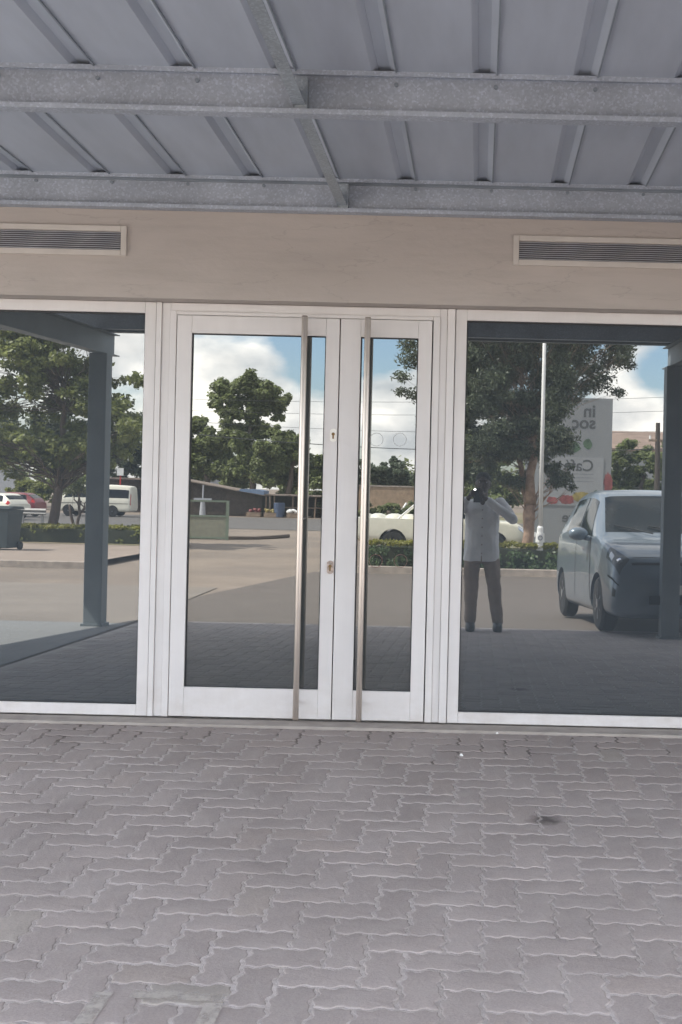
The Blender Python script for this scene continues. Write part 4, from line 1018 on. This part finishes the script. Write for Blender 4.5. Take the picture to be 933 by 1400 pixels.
# roadside shed, stall and walls across the road
W = 73.5; DD = (CAMW + W) / F
def xr(px): return gpos(px, W)[0]
xa, xb = xr(245), xr(357); cx_ = (xa + xb) / 2; hw = (xb - xa) / 2
sh = thing('roadside_shed', 'low dark roadside shed with a rusty sloping roof and blue tarpaulin', 'shed', (cx_, -W, gz(W)))
zl, zr = at(245, 657, W)[1] - gz(W), at(357, 678, W)[1] - gz(W)
MB().prism([(-hw, -.1), (hw, -.1), (hw, zr), (-hw, zl)], 'y', -3, 0).build('shed_wall', M['shed'], sh)
MB().prism([(-hw - .3, zl + .08), (hw + .3, zr - .0), (hw + .3, zr + .07), (-hw - .3, zl + .16)], 'y', -3.3, .45).build('shed_roof', M['tinroof'], sh)
MB().prism([(hw - 1.5, zr + .31), (hw + .25, zr + .075), (hw + .25, zr + .36), (hw - .4, zr + .45), (hw - 1.4, zr + .46)], 'y', -1.4, .50).build('tarpaulin', M['bluetarp'], sh)
for px in (270, 300, 330): MB().box(xr(px) - cx_ - .5, xr(px) - cx_ + .4, .004, .03, .1, 1.6).build('shutter', M['shed'], sh)
xa, xb = xr(361), xr(452); cx_ = (xa + xb) / 2; hw = (xb - xa) / 2
stl = thing('market_stall', 'open timber market stall with thin pole posts across the road', 'market stall', (cx_, -W, gz(W)))
zt2 = at(400, 678, W)[1] - gz(W)
MB().prism([(-hw - .2, zt2), (hw + .2, zt2 - .05), (hw + .2, zt2 + .05), (-hw - .2, zt2 + .1)], 'y', -2.6, .3).build('stall_roof', M['tinroof'], stl)
for px in (363, 369, 376, 400, 430, 450):
    MB().tube([(xr(px) - cx_, .05, -.1), (xr(px) - cx_ + random.gauss(0, .06), .05, zt2)], .055, 7).build('stall_post', M['timber'], stl)
MB().box(-hw, hw, -2.6, -2.5, 0, zt2).build('back_wall', M['shed'], stl)
MB().box(-hw + 1.2, hw - .8, -1.0, -.3, .62, .7).build('counter', M['timber'], stl)
def drum(label, px, mm, h, r, dw):
    t = MB(); t.tube([(0, 0, 0), (0, 0, .02), (0, 0, h * .33), (0, 0, h * .34), (0, 0, h * .35), (0, 0, h * .66), (0, 0, h * .67), (0, 0, h * .68), (0, 0, h - .02), (0, 0, h)], [r * .96, r, r, r * 1.04, r, r, r * 1.04, r, r, r * .96], 16)
    o = t.build('drum', M[mm], None); o.location = (xr(px), -W + dw, gz(W)); tag(o, label, 'drum')
drum('blue plastic drum standing in front of the market stall', 384, 'blue', 1.0, .38, .7)
def goods(label, px, cols, seed):
    q = random.Random(seed)
    t = thing('goods_heap', label, 'goods', (xr(px), -W + .75, gz(W)), 0, 'heaps of goods at the market stall')
    MB().box(-.5, .5, -.3, .3, 0, .3).build('crate', M['timber'], t)
    m = MB()
    for _ in range(14): m.ell((q.uniform(-.45, .45), q.uniform(-.25, .25), .34 + q.uniform(0, .18)), (.11, .11, .1), 8, 6)
    m.build('produce', M[cols], t)
goods('pale heap of produce on a crate right of the blue drum', 405, 'paper', 3)
goods('red brown heap of produce left of the blue drum', 350, 'fruit_red', 4)
goods('yellow heap of produce between the stall posts', 374, 'fruit_yel', 5)
# statue like pump and pale kiosk wall behind the barrier
W2 = 95; 
x0, zt3 = at(252, 628, W2); x1_, _ = at(279, 628, W2)
kb = thing('pale_building', 'pale grey building end showing left above the dark shed', 'building', ((x0 + x1_) / 2, -W2, gz(W2)))
hw = (x1_ - x0) / 2 + .4; hh = zt3 - gz(W2)
MB().box(-hw, hw, -5, 0, -.1, hh).build('wall', M['palewall'], kb); MB().box(-hw - .2, hw + .2, -5.2, .2, hh + .003, hh + .15).build('roof', M['tinroof'], kb)
wn = MB().box(-.45, .45, .003, .06, hh - 1.9, hh - .9).build('window', M['post'], kb); MB().box(-.38, .38, .061, .07, hh - 1.83, hh - .97).build('pane', M['carglass'], wn)
W3 = 72.5; x, y, z = gpos(277, W3)
tp = thing('water_pump', 'pale blue hand pump post in front of the dark shed', 'pump', (x, y, z))
MB().tube([(0, 0, 0), (0, 0, .9), (0, 0, 1.0)], [.22, .16, .18], 12).build('pump_body', M['palewall'], tp); MB().box(-.6, .6, -.1, .1, 1.0, 1.2).build('pump_head', M['palewall'], tp); MB().tube([(0, 0, 1.2), (0.02, 0, 2.1)], .05, 8).build('pump_rod', M['palewall'], tp)
# tan block wall
W4 = 73; xa, zt4 = at(455, 664, W4); xb = at(640, 668, W4)[0]
bw = MB().box(xa, xb, -W4 - .2, -W4, gz(W4) - .1, zt4).build('block_wall', M['block']); tag(bw, 'low tan block wall across the road behind the pickup', 'wall')
cop = MB().box(xa - .04, xb + .04, -W4 - .25, -W4 + .05, zt4 + .003, zt4 + .1).build('coping', M['kerbc'], bw)
def stick(label, p0, p1, w):
    (xa_, za), (xb_, zb_) = at(*p0, w), at(*p1, w)
    o = MB().tube([(xa_, -w + .5, za), (xb_, -w, zb_)], .085, 7).build('leaning_pole', M['white'] if 'white' in label else M['timber'], None); tag(o, label, 'pole', 'poles leaning on the block wall')
stick('long white pole leaning left against the block wall', (545, 707), (556, 688), 71.5)
stick('short white pole leaning upright beside the longer one', (560, 706), (559, 692), 71.0)
stick('brown pole leaning at the end of the leaning group', (566, 708), (562, 684), 71.2)
# kiosk behind the minibus with a sign
W5 = 78; xa, zt5 = at(150, 655, W5); xb = at(215, 655, W5)[0]; cx_ = (xa + xb) / 2; hw = (xb - xa) / 2
ki = thing('roadside_kiosk', 'dark flat roofed kiosk behind the rear of the minibus', 'kiosk', (cx_, -W5, gz(W5)))
hh = zt5 - gz(W5); MB().box(-hw, hw, -3, 0, -.1, hh).build('wall', M['shed'], ki); MB().box(-hw - .3, hw + .3, -3.2, .5, hh + .003, hh + .14).build('roof', M['tinroof'], ki); MB().box(-.6, .6, .003, .05, .9, 1.7).build('hatch', M['dark'], ki)
W6 = 70; x, z = at(165, 645, W6)
sg_ = thing('road_sign', 'small white road sign on a red banded post behind the minibus', 'road sign', (x, -W6, gz(W6)))
MB().tube([(0, 0, -.1), (0, 0, z - gz(W6) + .2)], .05, 8).build('sign_post', M['redlens'], sg_); MB().box(-.22, .22, .055, .08, z - gz(W6) - .25, z - gz(W6) + .25).build('sign_plate', M['white'], sg_)
# low wall far left
W7 = 84; xa, zt7 = at(-40, 641, W7); xb = at(22, 641, W7)[0]
lw = MB().box(xa, xb, -W7 - .25, -W7, gz(W7) - .1, zt7).build('boundary_wall', M['palewall']); tag(lw, 'grey rendered wall at the far left beyond the white hatchback', 'wall')
MB().box(xa - .05, xb + .05, -W7 - .3, -W7 + .05, zt7 + .003, zt7 + .12).build('coping', M['kerbc'], lw)
# brown roofed building at the right
W8 = 105; xa, zr8 = at(832, 590, W8); _, ze8 = at(900, 616, W8); xb = at(1010, 590, W8)[0]; cx_ = (xa + xb) / 2; hw = (xb - xa) / 2
rbld = thing('brown_roofed_building', 'large building with a long brown tiled roof above the green trees', 'building', (cx_, -W8, gz(W8)))
MB().box(-hw + .5, hw - .5, -8, 0, -.1, ze8 - gz(W8)).build('wall', M['palewall'], rbld)
MB().prism([(.8, ze8 - gz(W8) - .1), (.8, ze8 - gz(W8) + .12), (-4, zr8 - gz(W8) + .3), (-8.8, ze8 - gz(W8) + .12), (-8.8, ze8 - gz(W8) - .1)], 'x', -hw, hw).build('roof', M['brownroof'], rbld)
# utility poles and cables
def upole(label, px, py, w):
    x, z = at(px, py, w); t = thing('utility_pole', label, 'utility pole', (x, -w, gz(w)), 0)
    h = z - gz(w); MB().tube([(0, 0, -.1), (.02, 0, h * .5), (0, 0, h)], [.19, .16, .12], 10).build('shaft', M['darkwood'], t)
    MB().box(-.5, .5, -.09, -.02 + .13, h - 1.05, h - .93).build('crossarm', M['timber'], t)
    for sx in (-.42, .42): MB().tube([(sx, 0.02, h - .92), (sx, 0.02, h - .72)], .06, 8).build('insulator', M['white'], t)
    return x, h + gz(w)
upole('dark wooden utility pole standing in the light green tree', 900, 578, 58)
def cable(label, pts, w, r):
    P = [(at(px, py, w)[0], -w, at(px, py, w)[1]) for px, py in pts]
    o = MB().tube(P, r, 5).build('overhead_cable', M['wire']); tag(o, label, 'cable', 'overhead cables beyond the car park')
def span(y0, y1, sag, x0=232, x1=1300): return [(x0 + (x1 - x0) * k / 14, y0 + (y1 - y0) * k / 14 + sag * (1 - (2 * k / 14 - 1) ** 2)) for k in range(15)]
cable('lowest thick overhead cable crossing in front of the tall tree', span(590, 580, 32), 60, .024)
cable('thin overhead cable second from the bottom', span(574, 566, 22), 62, .011)
cable('thin overhead cable second from the top', span(560, 540, 16), 62, .011)
cable('topmost thin overhead cable', span(545, 522, 14), 62, .011)

# ------------------------------------------------------------------ the photographer
PX = 0.045; PWD = 6.47
pz0 = gz(PWD)
pe = thing('person', 'person in a pale blue shirt and brown trousers raising a phone to the face', 'person', (PX, -PWD, pz0))
def voxel(o, size, smooth=6):
    md = o.modifiers.new('join', 'REMESH'); md.mode = 'VOXEL'; md.voxel_size = size; md.use_smooth_shade = True
    m2 = o.modifiers.new('soft', 'SMOOTH'); m2.iterations = smooth; m2.factor = .5
def ering(c, rx, ry, n=20): return [(c[0] + rx * math.cos(2 * PI * k / n), c[1] + ry * math.sin(2 * PI * k / n), c[2]) for k in range(n)]
def limb(m, pts, rad):
    m.tube(pts, rad, 14)
    for p, r in zip(pts, rad): m.ell(p, (r, r, r), 12, 8)
HEAD = Vector((0.0, 0.03, 1.62)); PH0 = Vector((-PX - .02, PWD - 6.185, CAMZ - pz0 - .02))
shR, elR, wrR = (.19, -.01, 1.40), (.335, .13, 1.235), (.06 - PX, .27, 1.465)
shL, elL, wrL = (-.19, -.01, 1.40), (-.335, .13, 1.235), (-.105 - PX, .27, 1.465)
hipR, knR, anR = (.10, 0, .88), (.145, .02, .49), (.195, -.01, .085)
hipL, knL, anL = (-.10, 0, .88), (-.105, .02, .49), (-.105, -.01, .085)
m = MB()
m.ell(HEAD, (.077, .097, .118), 20, 14); m.ell((0, .06, 1.565), (.055, .065, .06), 14, 10)
m.ell((0, .128, 1.60), (.017, .022, .026), 10, 8); m.ell((0, .115, 1.548), (.028, .016, .010), 10, 8); m.ell((0, .10, 1.515), (.026, .025, .02), 10, 8)
for sg in (-1, 1):
    m.ell((sg * .079, .02, 1.61), (.012, .026, .034), 10, 8); m.ell((sg * .032, .112, 1.655), (.026, .014, .010), 10, 8)
limb(m, [(0, 0, 1.40), (0, .015, 1.53)], [.062, .056])
m.loft([ering((0, 0, z), rx, ry) for z, rx, ry in ((.80, .13, .1), (.92, .155, .115), (1.05, .15, .105), (1.2, .165, .115), (1.33, .18, .115), (1.42, .15, .09), (1.46, .07, .06))])
for s_, e_, w_ in ((shR, elR, wrR), (shL, elL, wrL)): limb(m, [s_, tuple((Vector(s_) + Vector(e_)) / 2), e_, tuple((Vector(e_) + Vector(w_)) / 2), w_], [.052, .046, .038, .036, .026])
for h_, k_, a_ in ((hipR, knR, anR), (hipL, knL, anL)): limb(m, [h_, tuple((Vector(h_) + Vector(k_)) / 2), k_, tuple((Vector(k_) + Vector(a_)) / 2), a_], [.085, .072, .05, .046, .034])
for sg, wv in ((1, wrR), (-1, wrL)):
    wv = Vector(wv); edge = Vector((PH0.x + sg * .04, PH0.y - .012, PH0.z))
    palm = Vector((edge.x + sg * .022, edge.y - .018, edge.z - .025))
    m.ell(palm, (.020, .026, .042), 12, 8); limb(m, [tuple(wv), tuple(palm)], [.026, .022])
    for k in range(4):
        a0 = palm + Vector((0, .014, .030 - k * .020)); a1 = a0 + Vector((-sg * .004, .022, .006)); a2 = a1 + Vector((-sg * .018, .014 - .012, .002)); a3 = a2 + Vector((-sg * (.014 + .004 * (1.5 - abs(k - 1.5))), 0, 0))
        limb(m, [tuple(a0), tuple(a1), tuple(a2), tuple(a3)], [.0095, .009, .0085, .0075])
    t0 = palm + Vector((0, -.012, .01)); limb(m, [tuple(t0), tuple(t0 + Vector((-sg * .016, -.012, .022))), tuple(t0 + Vector((-sg * .036, -.010, .030)))], [.011, .010, .008])
bo = m.build('body', M['skin'], pe, smooth=True); voxel(bo, .0062, 3)
for sg in (-1, 1):
    e = MB().ell((sg * .032, .105, 1.636), (.013, .012, .010), 12, 8); e.build('eye', M['paper'], pe, smooth=True)
    MB().ell((sg * .032, .1145, 1.636), (.006, .004, .006), 10, 6).build('pupil', M['hair'], pe, smooth=True)
hr = MB().ell((0, .012, 1.662), (.084, .10, .088), 20, 12); hr.v = [(x, y, max(z, 1.64 + .35 * max(0, y - .02))) for x, y, z in hr.v]; hr.build('hair', M['hair'], pe, smooth=True)
m = MB()
m.loft([ering((0, 0, z), rx, ry) for z, rx, ry in ((.765, .198, .14), (.80, .20, .143), (.93, .192, .142), (1.08, .186, .138), (1.22, .192, .138), (1.34, .196, .130), (1.42, .165, .105), (1.455, .095, .082), (1.475, .072, .07))])
for s_, e_, w_ in ((shR, elR, wrR), (shL, elL, wrL)): limb(m, [s_, tuple((Vector(s_) + Vector(e_)) / 2), e_, tuple(Vector(e_).lerp(Vector(w_), .5)), tuple(Vector(e_).lerp(Vector(w_), .84))], [.075, .068, .058, .050, .044])
sh_ = m.build('shirt', M['shirt'], pe, smooth=True); voxel(sh_, .009, 4)
tx = bpy.data.textures.new('cloth_folds', 'CLOUDS'); tx.noise_scale = .10; tx.noise_depth = 2
dm_ = sh_.modifiers.new('folds', 'DISPLACE'); dm_.texture = tx; dm_.strength = .017; dm_.mid_level = .5
for k in range(6): MB().tube([(0, .135, 1.33 - .095 * k), (0, .150, 1.33 - .095 * k)], .007, 8).build('button', M['trouser'], pe)
pk_ = MB(); pk_.box(-.006, .006, .139, .150, .78, 1.40); 
MB().prism([(-.05, 1.44), (-.012, 1.385), (.012, 1.385), (.05, 1.44), (.03, 1.49), (-.03, 1.49)], 'y', .07, .118).build('collar_opening', M['skin'], pe)
MB().box(-.005, .005, .130, .1415, .745, .84).build('shirt_vent', M['trouser'], pe)
m = MB()
m.loft([ering((0, 0, z), rx, ry) for z, rx, ry in ((.74, .165, .125), (.85, .172, .13), (.95, .165, .125), (1.0, .16, .12))])
for h_, k_, a_ in ((hipR, knR, anR), (hipL, knL, anL)): limb(m, [h_, tuple(Vector(h_).lerp(Vector(k_), .5)), k_, tuple(Vector(k_).lerp(Vector(a_), .5)), tuple(Vector(a_) + Vector((0, 0, .02)))], [.088, .092, .078, .070, .066])
tr_ = m.build('trousers', M['trouser'], pe, smooth=True); voxel(tr_, .009, 4)
d2_ = tr_.modifiers.new('folds', 'DISPLACE'); d2_.texture = tx; d2_.strength = .022; d2_.mid_level = .5
for a_ in (anR, anL):
    s = MB(); s.loft([[(a_[0] + rx * math.cos(2 * PI * k / 18) , a_[1] + .055 + ry * math.sin(2 * PI * k / 18), z) for k in range(18)] for rx, ry, z in ((.050, .14, .0), (.055, .146, .014), (.054, .14, .05), (.048, .10, .085))])
    s.ell((a_[0], a_[1] - .01, .075), (.046, .055, .05), 14, 8); s.build('shoe', M['shoe'], pe, smooth=True)
ph = thing('phone', 'dark phone with its light on, held up in front of the face', 'phone', (PX + PH0.x, -6.181, CAMZ - .055))
MB().box(-.037, .037, -.0045, .0045, -.08, .08).build('phone_case', M['blackplastic'], ph, bevel=.003)
MB().tube([(-.022, .0046, .06), (-.022, .0062, .06)], .0075, 14).build('phone_light', M['ledlight'], ph)

# ------------------------------------------------------------------ sky, sun, camera
toSun = Vector((-.75, .22, 1.0)).normalized()
el = math.asin(toSun.z); az = math.atan2(toSun.x, toSun.y)
sun = bpy.data.lights.new('sun', 'SUN'); sun.energy = 3.4; sun.angle = math.radians(.5); sun.color = (1.0, .95, .87)
so = bpy.data.objects.new('sun', sun); COL.objects.link(so); so.rotation_euler = toSun.to_track_quat('Z', 'Y').to_euler()
wd = bpy.data.worlds.new('World'); scene.world = wd; wd.use_nodes = True
nt = wd.node_tree; nt.nodes.clear(); L = nt.links
out = N(nt, 'ShaderNodeOutputWorld'); bg = N(nt, 'ShaderNodeBackground'); bg.inputs['Strength'].default_value = 0.1
sk = N(nt, 'ShaderNodeTexSky', sky_type='NISHITA'); sk.sun_disc = False; sk.sun_elevation = el; sk.sun_rotation = az
sk.altitude = 50; sk.dust_density = 1.2; sk.ozone_density = 1.6
co = N(nt, 'ShaderNodeTexCoord').outputs['Generated']
n1 = noise(nt, co, 1.0, 9, 0.55, mapscale=(7, 7, 13), dist=.15)
add = n1
for (px, py, r, a) in [(330, 490, .085, .12), (275, 580, .05, .14), (385, 590, .06, .14), (440, 505, .05, -.16), (525, 472, .055, -.17), (540, 580, .05, .16), (888, 522, .03, -.10), (870, 555, .05, .17), (860, 490, .03, .12), (20, 470, .05, .10), (170, 490, .05, .08), (440, 590, .03, .1), (180, 550, .03, -.06), (285, 545, .02, -.08)]:
    u, v = uv(px, py); d = Vector((u / F, -1, -v / F)).normalized()
    ds = N(nt, 'ShaderNodeVectorMath', operation='DISTANCE'); L.new(co, ds.inputs[0]); ds.inputs[1].default_value = d
    mr = N(nt, 'ShaderNodeMapRange', interpolation_type='SMOOTHSTEP'); L.new(ds.outputs['Value'], mr.inputs[0])
    mr.inputs[1].default_value = 0; mr.inputs[2].default_value = r; mr.inputs[3].default_value = a; mr.inputs[4].default_value = 0
    ad = N(nt, 'ShaderNodeMath', operation='ADD'); L.new(add, ad.inputs[0]); L.new(mr.outputs[0], ad.inputs[1]); add = ad.outputs[0]
cov = ramp(nt, add, ((0.42, 0.0), (0.53, 0.8), (0.66, 1.0)))
n2 = noise(nt, co, 1.0, 7, 0.55, mapscale=(11, 11, 19))
cc = ramp(nt, n2, ((0.34, (5.0, 5.1, 5.3)), (0.5, (8.4, 8.1, 7.9)), (0.66, (13.0, 12.1, 11.2))))
# the ramp clamps nothing, colours above one are radiance
skc = mixc(nt, cov, mixc(nt, 1.0, sk.outputs[0], (0.98, 1.03, 1.1), 'MULTIPLY'), cc)
L.new(skc, bg.inputs['Color']); L.new(bg.outputs[0], out.inputs[0])

cam = bpy.data.cameras.new('camera'); co_ = bpy.data.objects.new('camera', cam); COL.objects.link(co_)
cam.sensor_fit = 'VERTICAL'; cam.sensor_height = 36.0; cam.lens = 36.0 * F / 1400.0
cam.shift_x = -(655 - 466.5) / 1400.0; cam.shift_y = -(700 - 670) / 1400.0
cam.clip_start = 0.004; cam.clip_end = 2000
co_.matrix_world = Matrix.Translation((0, -CAMW, CAMZ)) @ Matrix.Rotation(PI / 2, 4, 'X') @ Matrix.Rotation(ROLL, 4, 'Z')
scene.camera = co_
vs = scene.view_settings; vs.view_transform = 'Standard'; vs.look = 'None'; vs.exposure = 2.72; vs.gamma = 1.0
scene.cycles.max_bounces = 8; scene.cycles.diffuse_bounces = 4; scene.cycles.glossy_bounces = 4; scene.cycles.sample_clamp_indirect = 8
scene.cycles.use_denoising = True
